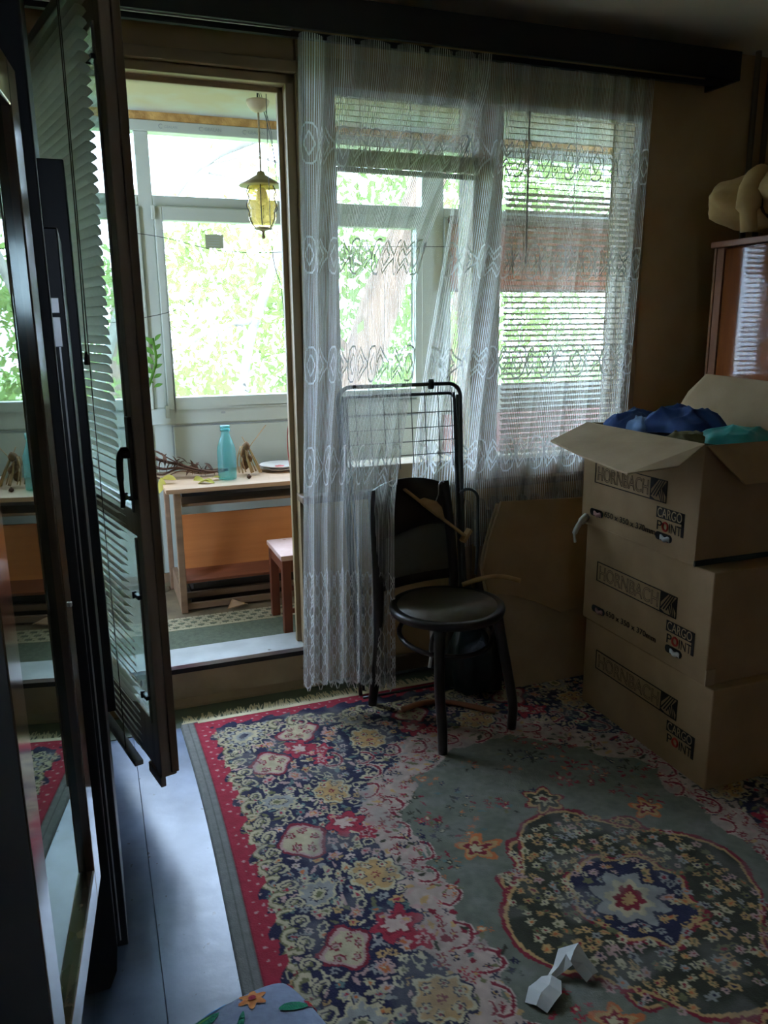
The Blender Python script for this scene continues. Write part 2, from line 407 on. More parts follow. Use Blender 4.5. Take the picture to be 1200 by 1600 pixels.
struct(B((WX0-.08, YW-.07, WZ0-.035), (WX1+.06, YW+.02, WZ0-.005)).build('window_sill', M('sill_wood', rgb(120, 96, 72), rgb(100, 78, 58), rough=.45, scale=3, stretch=(.5, 9, 9)), bevel=.006))
struct(B((1.0, YW-.02, .0), (XR, YW, .07)).build('baseboard_window', m_brown, bevel=.004))

# ------------------------------------------------------------------ BALCONY
BY = 4.0; BX0, BX1, BZ, BZC = -1.2, 3.6, .15, 2.358
struct(B((BX0, YW+WT, BZ-.1), (BX1, BY+.1, BZ)).build('floor_balcony', m_bwall))
struct(B((BX0, YW+WT, BZ), (BX1, 3.275, BZ+.006)).build('trim_balcony_carpet', m_carpet))
struct(B((BX0, 3.275, BZ), (BX1, 3.285, BZ+.007)).build('trim_carpet_edge', m_tile))
struct(B((BX0, YW+WT, BZC), (BX1, BY+.15, BZC+.1)).build('ceiling_balcony', m_bceil))
struct(B((BX0-.1, YW+WT, BZ), (BX0, BY+.1, BZC)).build('wall_balcony_left', m_bwall))
struct(B((BX1, YW+WT, BZ), (BX1+.1, BY+.1, BZC)).build('wall_balcony_right', m_bwall))
# mosaic tiles along the balcony floor (two tones, staggered)
ft = bpy.data.objects.new('trim_floor_mosaic', None); COL.objects.link(ft); ft.location = (.5, 3.4, BZ); struct(ft)
me1 = B((-.012, -.009, 0), (.012, .009, .004)).mesh('tile', m_tile); me2 = B((-.012, -.009, 0), (.012, .009, .004)).mesh('tile', m_tileg)
k = 0
for j in range(7):
    for i in range(38):
        x = .06+i*.0265+(j % 2)*.013; y = 3.297+j*.0205
        o = bpy.data.objects.new('tile', me2 if (i+(j//2)) % 2 and j % 2 else me1); COL.objects.link(o)
        o.parent = ft; o.location = (x-.5, y-3.4, 0)
struct(B((-.2, 3.43, BZ), (2.2, 4.0, BZ+.003)).build('trim_balcony_lino', M('brown_lino', rgb(120, 106, 82), rgb(96, 84, 64), rough=.7, scale=9)))
# glazing: window_2
bw = bpy.data.objects.new('window_2', None); COL.objects.link(bw); bw.location = (1, BY, 1.1); struct(bw)
ZG0, ZM0, ZM1, ZG1 = 1.086, 1.898, 2.008, 2.277
ZT = 2.325
fr = MB(); fr.box((BX0, BY-.03, ZG1), (BX1, BY+.05, ZT)); fr.box((BX0, BY-.03, .955), (BX1, BY+.05, 1.036))
posts = [(.282, .346), (1.685, 1.808), (3.1, 3.2), (-.85, -.75)]
for a, b in posts: fr.box((a, BY-.029, 1.036), (b, BY+.049, ZG1))
fr.build('window_frame', m_pvc, bw, bevel=.004)
for a, b in ((.346, 1.685), (1.808, 3.1), (-.75, .282)):
    B((a, BY-.028, ZM1-.048), (b, BY+.05, ZM1)).build('transom', m_pvc, bw, bevel=.004)
    s = MB(); bd = .037
    s.box((a, BY-.045, ZG0-.055), (a+bd, BY+.02, ZM0+.06)); s.box((b-bd, BY-.045, ZG0-.055), (b, BY+.02, ZM0+.06))
    s.box((a+bd, BY-.045, ZM0), (b-bd, BY+.02, ZM0+.06)); s.box((a+bd, BY-.045, ZG0-.055), (b-bd, BY+.02, ZG0))
    s.build('sash', m_pvc, bw, bevel=.005)
    B((a+bd-.005, BY+.0, ZG0-.005), (b-bd+.005, BY+.004, ZM0+.005)).build('pane', m_glass, bw)
    B((a-.005, BY+.0, ZM1-.005), (b+.005, BY+.004, ZG1+.005)).build('pane', m_glass, bw)
for z in (1.02, 1.93):
    B((.334, BY-.062, z-.03), (.35, BY-.044, z+.03)).build('hinge', m_pvc, bw, bevel=.002)
B((.60, BY-.052, 1.0), (.62, BY-.045, 1.01)).build('hinge_cap', m_pvcd, bw)
struct(B((BX0, BY-.035, ZT), (BX1, BY+.06, BZC)).build('trim_foam_strip', m_foam))
# parapet of sandwich panels
pw = MB(); pw.box((BX0, BY-.01, BZ), (BX1, BY+.06, .955))
struct(pw.build('wall_parapet', m_pvc))
for a, b in ((.36, 1.69), (-.74, .27)):
    g = MB()
    g.box((a, BY-.016, .94), (b, BY-.009, .948)); g.box((a, BY-.016, .2), (a+.008, BY-.009, .948)); g.box((b-.008, BY-.016, .2), (b, BY-.009, .948))
    struct(g.build('trim_panel_groove', m_pvcd))
    struct(B((a+.008, BY-.022, .2), (b-.008, BY-.009, .94)).build('wall_parapet_panel', m_pvc, bevel=.003))
struct(B((1.82, BY-.03, .60), (3.1, BY-.008, .93)).build('wall_parapet_pink', m_pink, bevel=.004))
struct(B((1.82, BY-.032, .2), (3.1, BY-.008, .58)).build('wall_parapet_lower', m_pvc, bevel=.004))
struct(B((BX0, BY-.02, BZ), (BX1, BY-.005, BZ+.05)).build('baseboard_balcony', m_brown))
# printed film on the frame head
for x, sz in ((.60, .02), (.80, .021), (1.0, .02), (.42, .015)):
    cu = bpy.data.curves.new('lettering', 'FONT'); cu.body = 'GEALAN'; cu.size = sz; cu.extrude = .0003
    o = bpy.data.objects.new('lettering', cu); COL.objects.link(o); o.parent = bw
    o.rotation_euler = (PI/2, 0, 0); o.location = Vector((x, BY-.0315, 2.295)) - bw.location
    cu.materials.append(m_pvcd)
    bpy.context.view_layer.update()
    me_ = bpy.data.meshes.new_from_object(o.evaluated_get(bpy.context.evaluated_depsgraph_get()))
    o2 = bpy.data.objects.new('lettering', me_); COL.objects.link(o2); o2.parent = bw; o2.location = o.location; o2.rotation_euler = o.rotation_euler
    bpy.data.objects.remove(o)
    MB().tube(arc((x-.016, BY-.032, 2.301), .009, .6, 5.4, 12), .0012, 4).build('logo_ring', m_pvcd, bw)

# ------------------------------------------------------------------ OUTSIDE
struct(B((-80, 5, -7.2), (100, 160, -7)).build('ground_outside', m_ground))
rng = np.random.default_rng(3)
def foliage(name, mat, parent, clusters, n, size, spread):
    cl = np.array(clusters); idx = rng.integers(0, len(cl), n)
    P = cl[idx, :3] + rng.normal(0, 1, (n, 3))*cl[idx, 3:4]*np.array([1, .7, .8])
    d = rng.normal(0, 1, (n, 3)); d[:, 2] -= .5; d /= np.linalg.norm(d, axis=1)[:, None]
    e = np.cross(d, rng.normal(0, 1, (n, 3))); e /= np.linalg.norm(e, axis=1)[:, None]
    s = size*rng.uniform(.6, 1.3, n)[:, None]
    V = np.stack([P-d*s*.5, P+e*s*.26, P+d*s*.6, P-e*s*.26], 1).reshape(-1, 3)
    V -= np.array(wloc(parent))
    me = bpy.data.meshes.new(name); me.vertices.add(4*n); me.vertices.foreach_set('co', V.ravel())
    me.loops.add(4*n); me.loops.foreach_set('vertex_index', np.arange(4*n)); me.polygons.add(n)
    me.polygons.foreach_set('loop_start', np.arange(n)*4); me.update(calc_edges=True); me.validate()
    me.materials.append(mat)
    o = bpy.data.objects.new(name, me); COL.objects.link(o); o.parent = parent; o['kind'] = 'stuff'
    return o
def clust(n, x, y, z, s):
    return [(rng.uniform(*x), rng.uniform(*y), rng.uniform(*z), rng.uniform(*s)) for _ in range(n)]
# thick leaning tree seen through the left sash
t1 = thing('leaning_tree', 'thick brown leaning tree trunk outside, seen through the lace curtain', 'tree', (1.75, 6.3, -7))
MB().tube(spline([(1.75, 6.3, -7), (1.8, 6.35, -3), (2.0, 6.5, .4), (2.26, 6.5, 1.25), (2.47, 6.5, 1.83), (2.7, 6.5, 2.35), (2.99, 6.5, 2.96), (3.5, 6.5, 4.2)], 6),
    [.2]*12+[.17]*12+[.14]*12+[.12]*6+[.1], 12).build('trunk', m_bark, t1, smooth=True)
b = MB()
b.tube(spline([(2.47, 6.5, 1.83), (2.7, 6.9, 2.1), (3.3, 7.2, 2.3), (4.2, 7.5, 2.4)], 5), .04, 6)
b.tube(spline([(2.2, 6.5, 1.1), (1.8, 7.0, 1.7), (1.6, 7.4, 2.6)], 5), .03, 6)
b.build('branch', m_bark, t1, smooth=True)
foliage('foliage', m_leafs, t1, clust(60, (1.6, 5.2), (6.6, 8.5), (.4, 4.5), (.18, .45)), 5200, .10, 1)
t2 = thing('pale_tree', 'pale slender-limbed tree outside the balcony glazing above the desk', 'tree', (1.3, 7.2, -7))
b = MB().tube(spline([(1.3, 7.2, -7), (1.25, 7.1, -2), (1.23, 7, .59), (1.27, 7, .92), (1.35, 7, 1.31), (1.47, 7, 1.63), (1.63, 7, 2.06), (1.9, 7, 2.8), (2.2, 7, 3.6)], 6), [.07]*18+[.042]*31, 8)
b.build('trunk', m_barkp, t2, smooth=True)
for pts, rr in (([(1.24, 7.1, -.6), (.2, 7.2, .5), (.51, 7.0, .95), (.71, 7.0, 1.19), (.91, 7, 1.34), (1.1, 7, 1.41), (1.41, 7, 1.47)], .026),
                ([(-.1, 7.5, .4), (.5, 7.5, 2.1), (.71, 7.5, 2.4), (.84, 7.5, 2.55), (1., 7.5, 2.74), (1.24, 7.5, 2.9), (1.49, 7.5, 3.01), (2.2, 7.5, 3.3)], .05),
                ([(1., 7.5, 2.74), (1.29, 7.5, 2.84), (1.57, 7.5, 2.89), (2.0, 7.5, 2.8)], .012),
                ([(1.16, 7.6, 2.75), (1.41, 7.6, 2.71), (1.62, 7.6, 2.58)], .012),
                ([(.5, 7.2, 1.7), (.7, 7.2, 1.69), (.9, 7.2, 1.64), (1.1, 7.2, 1.36), (1.14, 7.2, 1.0)], .009),
                ([(1.35, 7, 1.31), (1.1, 7.1, 1.75), (.95, 7.2, 2.2)], .012)):
    MB().tube(spline(pts, 5), rr, 6).build('branch', m_barkp, t2, smooth=True)
foliage('foliage', m_leafs2, t2, clust(34, (.2, 2.6), (7.4, 9.5), (.2, 2.4), (.12, .4)), 3400, .10, 1)
t3 = thing('bushy_tree', 'bushy yellow-green tree crown outside the far left balcony panes', 'tree', (.2, 9.6, -7))
MB().tube([(.2, 9.6, -7), (.25, 9.6, 0), (.5, 9.6, 3)], [.2, .12, .06], 8).build('trunk', m_bark, t3, smooth=True)
foliage('foliage', m_leafs2, t3, clust(50, (-2.5, 1.6), (9, 11), (-.8, 2.2), (.2, .5)), 4200, .12, 1)
t4 = thing('distant_tree', 'broad dark green tree outside, behind the right window blind', 'tree', (5, 10.5, -7))
MB().tube([(5, 10.5, -7), (5, 10.5, 1), (5.3, 10.5, 4)], [.22, .16, .08], 8).build('trunk', m_bark, t4, smooth=True)
foliage('foliage', m_leafs, t4, clust(60, (2.8, 8), (9.5, 12), (-1, 4.2), (.25, .6)), 5200, .13, 1)

# ------------------------------------------------------------------ BALCONY OBJECTS
# writing desk
dk = thing('writing_desk', 'low folding desk with pale laminate top and orange back panel on the balcony', 'desk', (.75, 3.7, BZ))
B((.268, 3.46, .712), (1.22, 3.93, .732)).build('desk_top', m_desk, dk, bevel=.002)
for x in (.30, 1.14):
    s = MB(); s.box((x, 3.475, BZ+.006), (x+.03, 3.505, .712)); s.build('leg', m_deskd, dk, bevel=.003)
    s = MB(); s.box((x-.012, 3.84, BZ+.006), (x+.012, 3.87, .712)); s.build('leg', m_deskd, dk, bevel=.003)
    B((x+.002, 3.505, BZ+.006), (x+.026, 3.84, BZ+.12)).build('foot_rail', m_deskd, dk, bevel=.003)
B((.335, 3.49, .645), (1.14, 3.82, .658)).build('keyboard_shelf', m_deskd, dk, bevel=.002)
B((.335, 3.47, .695), (1.14, 3.84, .711)).build('shelf_recess', m_black, dk)
MB().obox((.735, 3.585, .45), (.82, .016, .27), Matrix.Rotation(-.12, 3, 'X')).build('back_panel', m_orange, dk, bevel=.002)
MB().obox((.735, 3.55, .325), (.82, .15, .016), Matrix.Rotation(.35, 3, 'X')).build('lower_shelf', m_redw, dk, bevel=.002)
for z, y in ((.165, 3.49), (.198, 3.55)):
    B((.31, y, z), (1.15, y+.02, z+.028)).build('stretcher', m_deskd, dk, bevel=.002)
for i in range(4):
    z = .205+.022*i
    pass
pb = thing('stacked_boards', 'dark boards lying stacked under the orange desk panel', 'boards', (.74, 3.68, BZ+.003))
for i in range(4):
    B((.36+.01*(i % 2), 3.60-.01*i, BZ+.003+.028*i), (1.10-.015*i, 3.78, BZ+.027+.028*i)).build('board', M('dark_board_%d' % i, rgb(62-6*i, 48-4*i, 38-3*i), rough=.6), pb, bevel=.001)
tag(MB().prism([(.50, 3.44, BZ+.012), (.58, 3.43, BZ+.03), (.60, 3.47, BZ+.012), (.53, 3.485, BZ+.04)], (0, 0, .004)).build('paper_scrap', m_desk),
    'small torn scrap of paper on the tiles before the desk', 'paper')
# aqua bottle
bt = thing('glass_bottle', 'aqua green glass bottle standing on the balcony desk', 'bottle', (.562, 3.62, .732))
pr = [(.034, 0), (.042, .004), (.0425, .02), (.0425, .125), (.040, .15), (.031, .178), (.0225, .198), (.019, .212), (.0185, .221), (.0225, .223), (.0225, .232), (.0205, .235), (.0225, .238), (.0225, .246), (.019, .248)]
pin = [(rr-.0035, max(z, .006)) for rr, z in reversed(pr)]
bt_m = MB().lathe(pr, (.562, 3.62, .732), 28)
bt_m.f = [q for q in bt_m.f if len(q) == 4] + [q for q in bt_m.f if len(q) > 4][:1]
bt_m.build('bottle_body', m_bottle, bt, smooth=True)
MB().lathe([(.0195, .222), (.0235, .224), (.0235, .231), (.0195, .233)], (.562, 3.62, .732), 24).build('neck_ring', m_bottle, bt, smooth=True)
MB().lathe([(.0195, .238), (.0235, .239), (.0235, .247), (.0195, .249)], (.562, 3.62, .732), 24).build('lip', m_bottle, bt, smooth=True)
# dried branch on the desk's left
db = thing('dried_branch', 'bundle of dark dried stems with brown leaves left of the bottle', 'dried plant', (.38, 3.78, .733))
s = MB()
for q in range(7):
    z0 = .90-.020*q; y = 3.74+.02*(q % 3)
    s.tube(spline([(.20, y+.03, z0), (.27, y, z0-.045-.01*(q % 2)), (.36, y-.01, .800-.006*q), (.46, y-.03, .765-.003*q), (.545+.02*(q % 3), y-.03, .748+.003*(q % 4))], 6), .003+.001*(q % 3), 6)
s.build('stem', m_dry, db, smooth=True)
def leafmesh(L, Wd, mat, curl=.3, name='leaf'):
    mb = MB()
    prof = [0, .5, .85, 1, .85, .5, 0]
    vs = []; n = len(prof)
    for i, pw_ in enumerate(prof):
        x = L*i/(n-1); z = -curl*L*(i/(n-1))**2
        vs += [(x, -Wd/2*pw_, z+.15*Wd*pw_), (x, 0, z), (x, Wd/2*pw_, z+.15*Wd*pw_)]
    fs = []
    for i in range(n-1):
        for k in range(2): fs.append((3*i+k, 3*i+k+1, 3*i+4+k, 3*i+3+k))
    mb.add(vs, fs)
    return mb.mesh(name, mat, True, fix=False)
lm = leafmesh(.06, .026, m_dry, .6)
for q in range(26):
    o = bpy.data.objects.new('leaf', lm); COL.objects.link(o); o.parent = db
    t = (q % 13)/12; o.location = Vector((.245+.25*t, 3.72+.05*random.random(), .862-.085*t*(1.2-.2*t)+.012*random.random()-.03*(q > 12)*(1-t)))-wloc(db)
    o.rotation_euler = (random.uniform(-.6, .6), .5+random.uniform(-.5, .5), random.choice((.2, 3.0))+random.uniform(-.5, .5))
lm = leafmesh(.055, .036, m_yleaf, .5, 'yellow_leaf')
ylabs = ['large crumpled yellow leaf hanging at the desk left corner', 'round yellow-green leaf upright on the desk left end', 'pale yellow leaf in the desk litter under the dried branch', 'narrow yellow leaf beside the bottle base', 'small curled yellow leaf against the bottle', 'flat pale leaf at the front of the leaf litter']
for q, (x, y, z, rx, ry, rz, sc_) in enumerate(((.262, 3.60, .765, .2, 1.3, 1.0, 1.2), (.33, 3.60, .748, .9, -.35, 2.4, 1.2), (.40, 3.57, .745, .7, -.3, .3, 1.0), (.44, 3.56, .743, .3, -.2, -.6, 1.0), (.485, 3.60, .743, -.4, -.3, .7, .9), (.47, 3.55, .741, .3, -.2, 2.9, 1.0))):
    o = bpy.data.objects.new('yellow_leaf', lm); COL.objects.link(o); o.location = (x, y, z); o.rotation_euler = (rx, ry, rz); o.scale = (sc_,)*3
    tag(o, ylabs[q], 'leaf', 'yellow leaves on the balcony desk')
# dried bulbs
dbu = thing('dried_bulbs', 'tied bunch of dried brown bulbs and straw right of the bottle', 'dried plant', (.665, 3.72, .733))
random.seed(4)
for q in range(9):
    a = random.random()*6; rr = .028*random.random()
    MB().lathe([(.002, -.02), (.014, -.012), (.018, 0), (.012, .014), (.003, .024)], (.665+rr*math.cos(a), 3.72+rr*math.sin(a), .80+.012*q-.03), 8).build('bulb', m_drybulb, dbu, smooth=True)
s = MB()
for q in range(16):
    a = random.uniform(-1, 1); b_ = random.uniform(-1, 1)
    s.tube(spline([(.665+.02*a, 3.72+.02*b_, .865), (.67+.05*a, 3.70+.03*b_, .80), (.675+.06*a+.01, 3.69+.03*b_, .742)], 4), .0028, 5)
s.tube([(.68, 3.72, .85), (.78, 3.76, .955)], .0018, 5)
s.tube([(.68, 3.72, .86), (.655, 3.72, .91)], .0018, 5)
s.build('straw', m_dryl, dbu, smooth=True)
tag(MB().lathe([(.003, 0), (.012, .006), (.010, .014), (.002, .022)], (.655, 3.585, .732), 7).build('seed_head', m_dry), 'small dark dried seed head in front of the bulb bunch', 'dried plant')
# plates
for q, (lb, dz) in enumerate((('lower white plate in the small stack on the desk', 0), ('upper white plate with red flower print on the desk', .012))):
    p = thing('plate', lb, 'plate', (.845, 3.77, .7325+dz), group='plates on the balcony desk')
    MB().lathe([(.06, 0), (.062, .002), (.105, .014), (.106, .016), (.098, .0145), (.06, .006), (.001, .005)], (.845, 3.77, .7325+dz), 32).build('plate_body', m_plate, p, smooth=True)
    MB().tube([(.845+.104*math.cos(a*PI/16), 3.77+.104*math.sin(a*PI/16), .7325+dz+.0155) for a in range(32)], .0014, 5, closed=True).build('rim', m_plateb, p)
    if q:
        fl_ = MB()
        for k in range(5): fl_.lathe([(.012, 0), (.009, .0012), (.001, .0014)], (.84+.014*math.cos(k*1.257), 3.765+.014*math.sin(k*1.257), .738+dz), 10)
        fl_.build('flower_print', m_plater, p)
# stool
st = thing('wooden_stool', 'small red-brown wooden stool with worn pale top on the balcony', 'stool', (.80, 3.2, BZ+.006))
B((.672, 3.055, .478), (.95, 3.335, .50)).build('seat', m_stooltop, st, bevel=.003)
B((.682, 3.065, .425), (.94, 3.325, .477)).build('apron', m_stool, st, bevel=.003)
for x in (.678, .907):
    for y in (3.06, 3.295): B((x, y, BZ+.006), (x+.036, y+.036, .477)).build('leg', m_stool, st, bevel=.003)
for z in (.24, .34): B((.71, 3.075, z), (.91, 3.09, z+.02)).build('rung', m_stool, st, bevel=.002)
# plant on a white stand
pl = thing('potted_plant', 'green glossy-leaved plant in a white pot on a stand by the glazing', 'plant', (.232, 3.86, BZ))
MB().lathe([(.05, 0), (.05, .012), (.02, .03), (.016, .60), (.03, .70), (.032, .71)], (.232, 3.86, BZ), 20).build('stand', m_pvc, pl, smooth=True)
MB().lathe([(.024, 0), (.029, .10), (.031, .26), (.028, .262), (.026, .24), (.001, .238)], (.232, 3.86, BZ+.71), 20).build('pot', m_plate, pl, smooth=True)
MB().tube(spline([(.235, 3.86, 1.09), (.27, 3.86, 1.18), (.30, 3.86, 1.27), (.292, 3.855, 1.37)], 5), .006, 8).build('stem', m_gleaf, pl, smooth=True)
lm = leafmesh(.075, .034, m_gleaf, .2, 'plant_leaf')
for q in range(11):
    o = bpy.data.objects.new('leaf', lm); COL.objects.link(o); o.parent = pl
    t = q/10; sd = -1 if q % 2 else 1
    o.location = Vector((.28+.02*t, 3.858, 1.145+.21*t))-wloc(pl)
    o.rotation_euler = (.9*sd, -.45-.5*t, (PI*.95 if sd < 0 else .1)+.2*math.sin(q)); o.scale = (.8+.3*(1-t) if sd < 0 else .62,)*3
# lantern
ln = thing('pendant_lantern', 'amber glass pendant lantern with metal cage over the balcony', 'lamp', (.752, 3.5, BZC))
LX, LY = .752, 3.5
MB().lathe([(.004, -.002), (.046, .0), (.048, -.004), (.044, -.02), (.032, -.036), (.014, -.046), (.001, -.047)], (LX, LY, 2.322), 24).build('ceiling_rose', m_rose, ln, smooth=True)
MB().tube([(LX, LY, BZC), (LX, LY, 2.31)], .004, 8).build('hook_rod', m_wire, ln)
MB().tube([(LX, LY, 2.31), (LX, LY, 2.03)], .0042, 8).build('hanging_rod', m_lampmetal, ln)
MB().lathe([(.001, .052), (.014, .05), (.02, .036), (.034, .028), (.062, .012), (.096, -.006), (.094, -.009), (.05, -.002), (.001, -.0)], (LX, LY, 2.00), 28).build('lamp_shade', m_lampmetal, ln, smooth=True)
MB().lathe([(.052, .0), (.064, -.016), (.064, -.034), (.055, -.046), (.062, -.06), (.066, -.076), (.054, -.092), (.060, -.108), (.058, -.13), (.044, -.155), (.036, -.166), (.001, -.168)], (LX, LY, 1.99), 28).build('glass_globe', m_amber, ln, smooth=True)
MB().lathe([(.012, 0), (.024, -.02), (.026, -.045), (.015, -.065), (.001, -.07)], (LX, LY, 1.985), 16).build('bulb', m_plate, ln, smooth=True)
for k in range(6):
    a = k*PI/3+.25
    MB().tube(spline([(LX+q*math.cos(a), LY+q*math.sin(a), z) for q, z in ((.058, 1.99), (.069, 1.965), (.060, 1.945), (.071, 1.912), (.062, 1.888), (.055, 1.85), (.034, 1.822))], 4), .0022, 5).build('cage_wire', m_wire, ln, smooth=True)
MB().lathe([(.038, .0), (.040, -.006), (.020, -.010), (.006, -.016), (.006, -.03), (.009, -.036), (.006, -.044), (.001, -.046)], (LX, LY, 1.826), 16).build('finial', m_lampmetal, ln, smooth=True)
MB().tube(spline([(LX+.012, LY+.03, BZC), (.785, 3.5, 2.25), (.80, 3.5, 2.18), (.812, 3.5, 2.10), (.818, 3.5, 2.02)], 5), .0016, 5).build('loose_wire', m_wire, ln)
MB().tube(spline([(LX+.02, LY+.03, BZC), (.80, 3.5, 2.22), (.81, 3.5, 2.13), (.83, 3.5, 2.01)], 5), .0014, 5).build('loose_wire', m_wire, ln)
# wires
tag(MB().tube(spline([(.05, 3.85, 1.84), (.21, 3.85, 1.83), (.38, 3.85, 1.81), (.62, 3.85, 1.76), (.91, 3.85, 1.76), (1.17, 3.85, 1.79), (3.55, 3.85, 1.84)], 5), .0016, 5).build('clothes_line', m_wire),
    'thin grey clothes line sagging across the balcony window', 'wire')
tag(MB().tube(spline([(.02, 3.85, 1.43), (.19, 3.85, 1.45), (.39, 3.85, 1.49), (.48, 3.86, 1.54), (.50, 3.955, 1.56)], 5), .0016, 5).build('loose_wire', m_wire),
    'short loose wire beside the left post of the balcony window', 'wire')
tag(MB().tube(spline([(.845, 3.35, 2.38), (.83, 3.3, 1.87), (.80, 3.3, 1.49), (.815, 3.3, 1.18), (.78, 3.32, .95), (.805, 3.34, .74), (.86, 3.38, .60), (.88, 3.4, .16)], 6), .0024, 6).build('red_cable', m_red),
    'thin red cable hanging beside the balcony door frame', 'cable')
tag(MB().tube(spline([(.755, 3.35, 2.38), (.75, 3.34, 1.75), (.79, 3.36, 1.55), (.80, 3.36, 1.2)], 6), .0016, 5).build('dark_cable', m_wire),
    'thin dark cable hanging under the pendant lantern', 'cable')
sk = thing('window_sticker', 'small grey square sticker on the balcony window pane', 'sticker', (.62, BY-.003, 1.81))
B((.578, BY-.0035, 1.783), (.664, BY-.001, 1.846)).build('sticker_sheet', cloth_mat('sticker_grey', rgb(150, 150, 132), trans=.5), sk)
s = MB()
for q in range(4): s.box((.588, BY-.0042, 1.795+.012*q), (.645, BY-.0034, 1.7975+.012*q))
s.build('print_line', m_pvcd, sk)
# brown roller shade on the right bay
sh = thing('roller_shade', 'brown fabric shade lowered over the right balcony bay behind the blind', 'shade', (2.45, 3.92, 1.9))
B((1.83, 3.925, 1.60), (3.08, 3.929, 1.93)).build('shade_cloth', cloth_mat('brown_shade', rgb(168, 108, 72), trans=.5), sh)
MB().tube([(1.82, 3.925, 1.945), (3.09, 3.925, 1.945)], .02, 12).build('roller', m_raild, sh, smooth=True)
B((1.83, 3.918, 1.585), (3.08, 3.934, 1.603)).build('hem_bar', m_raild, sh, bevel=.002)
B((1.84, 3.915, 1.925), (1.86, 3.955, 1.965)).build('bracket', m_raild, sh); B((3.06, 3.915, 1.925), (3.08, 3.955, 1.965)).build('bracket', m_raild, sh)
# ------------------------------------------------------------------ BALCONY DOOR LEAF (door_1), opened into the room
HX, HY = -.09, 2.83
dvec = Vector((.237, -.971, 0)).normalized()
door = bpy.data.objects.new('door_1', None); COL.objects.link(door); struct(door)
door.location = (HX, HY, 0); door.rotation_euler = (0, 0, math.atan2(dvec.y, dvec.x))
# local frame: x along the leaf from the hinge, y to the far (outer) side, z up; the room face is at y=0
LW, LZ0, LZ1, LT = .772, .185, 2.195, .044
def dbox(name, a, b, mat, bevel=.003, parent=door): return MB().box(a, b).build(name, mat, parent, local=True, bevel=bevel)
ST, SK = .07, .046
fr = MB()
fr.box((0, .004, LZ0), (ST, LT, LZ1)); fr.box((ST, .004, LZ1-.09), (LW-SK, LT, LZ1)); fr.box((ST, .004, LZ0), (LW-SK, LT, LZ0+.15))
fr.build('door_frame', m_leafp, door, local=True, bevel=.003)
dbox('lock_stile', (LW-SK, .0, LZ0), (LW, LT, LZ1), m_leafp)
dbox('rebate_strip', (LW-.001, .026, LZ0+.012), (LW+.010, LT+.004, LZ1-.01), m_brown)
dbox('weather_bar', (LW-.11, -.004, LZ0-.03), (LW-.002, .012, LZ0+.002), m_leafp)
dbox('mid_rail', (ST-.005, .004, .875), (LW-SK+.005, LT, .945), m_leafp)
bd = MB()
bd.box((LW-SK-.009, -.005, LZ0+.15), (LW-SK+.004, .01, .875)); bd.box((LW-SK-.009, -.005, .945), (LW-SK+.004, .01, LZ1-.09))
bd.build('glazing_bead', M('bead_brown', rgb(110, 96, 82), rough=.35), door, local=True, bevel=.002)
dbox('pane', (ST, .014, LZ0+.14), (LW-SK, .018, .88), m_leafglass, 0)
dbox('pane', (ST, .014, .94), (LW-SK, .018, LZ1-.085), m_leafglass, 0)
for z in (2.03, .985, .71, .415):
    s = MB(); s.box((LW-SK-.03, -.014, z-.006), (LW-SK+.006, -.002, z+.006)); s.box((LW-SK-.034, -.018, z-.010), (LW-SK-.026, -.006, z+.010))
    s.build('sash_clip', m_black, door, local=True, bevel=.002)
hd = MB(); hd.box((LW-.042, -.010, .985), (LW-.010, .002, 1.20))
hp = hd.build('handle_plate', M('bronze_dark', rgb(58, 44, 36), rgb(46, 34, 28), rough=.4, metal=.4), door, local=True, bevel=.004)
MB().tube(spline([(LW-.028, -.003, 1.105), (LW-.030, -.022, 1.112), (LW-.036, -.030, 1.09), (LW-.040, -.031, 1.04), (LW-.038, -.030, .99), (LW-.030, -.034, .965)], 5), [.011]*6+[.009]*10+[.0065]*10, 8).build('lever', hp.data.materials[0], hp, smooth=True, local=True)
MB().lathe([(.016, -.01), (.018, 0), (.016, .01)], (LW-.028, -.014, 1.105), 12).build('boss', hp.data.materials[0], hp, smooth=True, local=True)
# venetian blind hanging on the room face of the leaf
vb = bpy.data.objects.new('venetian_blind', None); COL.objects.link(vb)
tag(vb, 'venetian blind with drooping slats hanging on the opened balcony door', 'blind')
vb.matrix_world = door.matrix_world.copy()
vb.location = door.location; vb.rotation_euler = door.rotation_euler
SX0, SL = .06, .655
def slat_mesh(name, L, wd, mat, sag=.12):
    mb = MB(); vs = []; n = 4
    for i in range(n+1):
        y = -wd/2+wd*i/n; z = wd*sag*(1-(2*i/n-1)**2)
        vs += [(0, y, z), (L, y, z)]
    # small rounded ends
    e = wd*.16
    for i in (0, n): vs[2*i+1] = (L-e, vs[2*i+1][1], vs[2*i+1][2])
    fs = [(2*i, 2*i+1, 2*i+3, 2*i+2) for i in range(n)]
    return MB().add(vs, fs).mesh(name, mat, True, fix=False)
sm = slat_mesh('slat', SL, .027, m_slat)
NS = 82
random.seed(11)
for i in range(NS):
    t = i/(NS-1); z = 2.165-(2.165-.262)*t
    o = bpy.data.objects.new('slat', sm); COL.objects.link(o); o.parent = vb
    if t < .17: tilt = -.45
    elif t < .25: tilt = -.45-(t-.17)/.08*.55
    else: tilt = -1.05+.05*math.sin(i*1.7)
    if 46 <= i <= 48 or 52 <= i <= 55 or 58 <= i <= 66 or 73 <= i <= 75: tilt = -.55
    o.location = (SX0+.045-.05*t, -.034, z); o.rotation_euler = (tilt, 0, 0)
MB().box((SX0, -.048, 2.165), (SX0+SL+.04, -.015, 2.192)).build('head_rail', m_rail, vb, local=True, bevel=.002)
MB().box((SX0-.01, -.052, .200), (SX0+SL-.02, -.026, .216)).build('bottom_rail', m_rail, vb, local=True, bevel=.003)
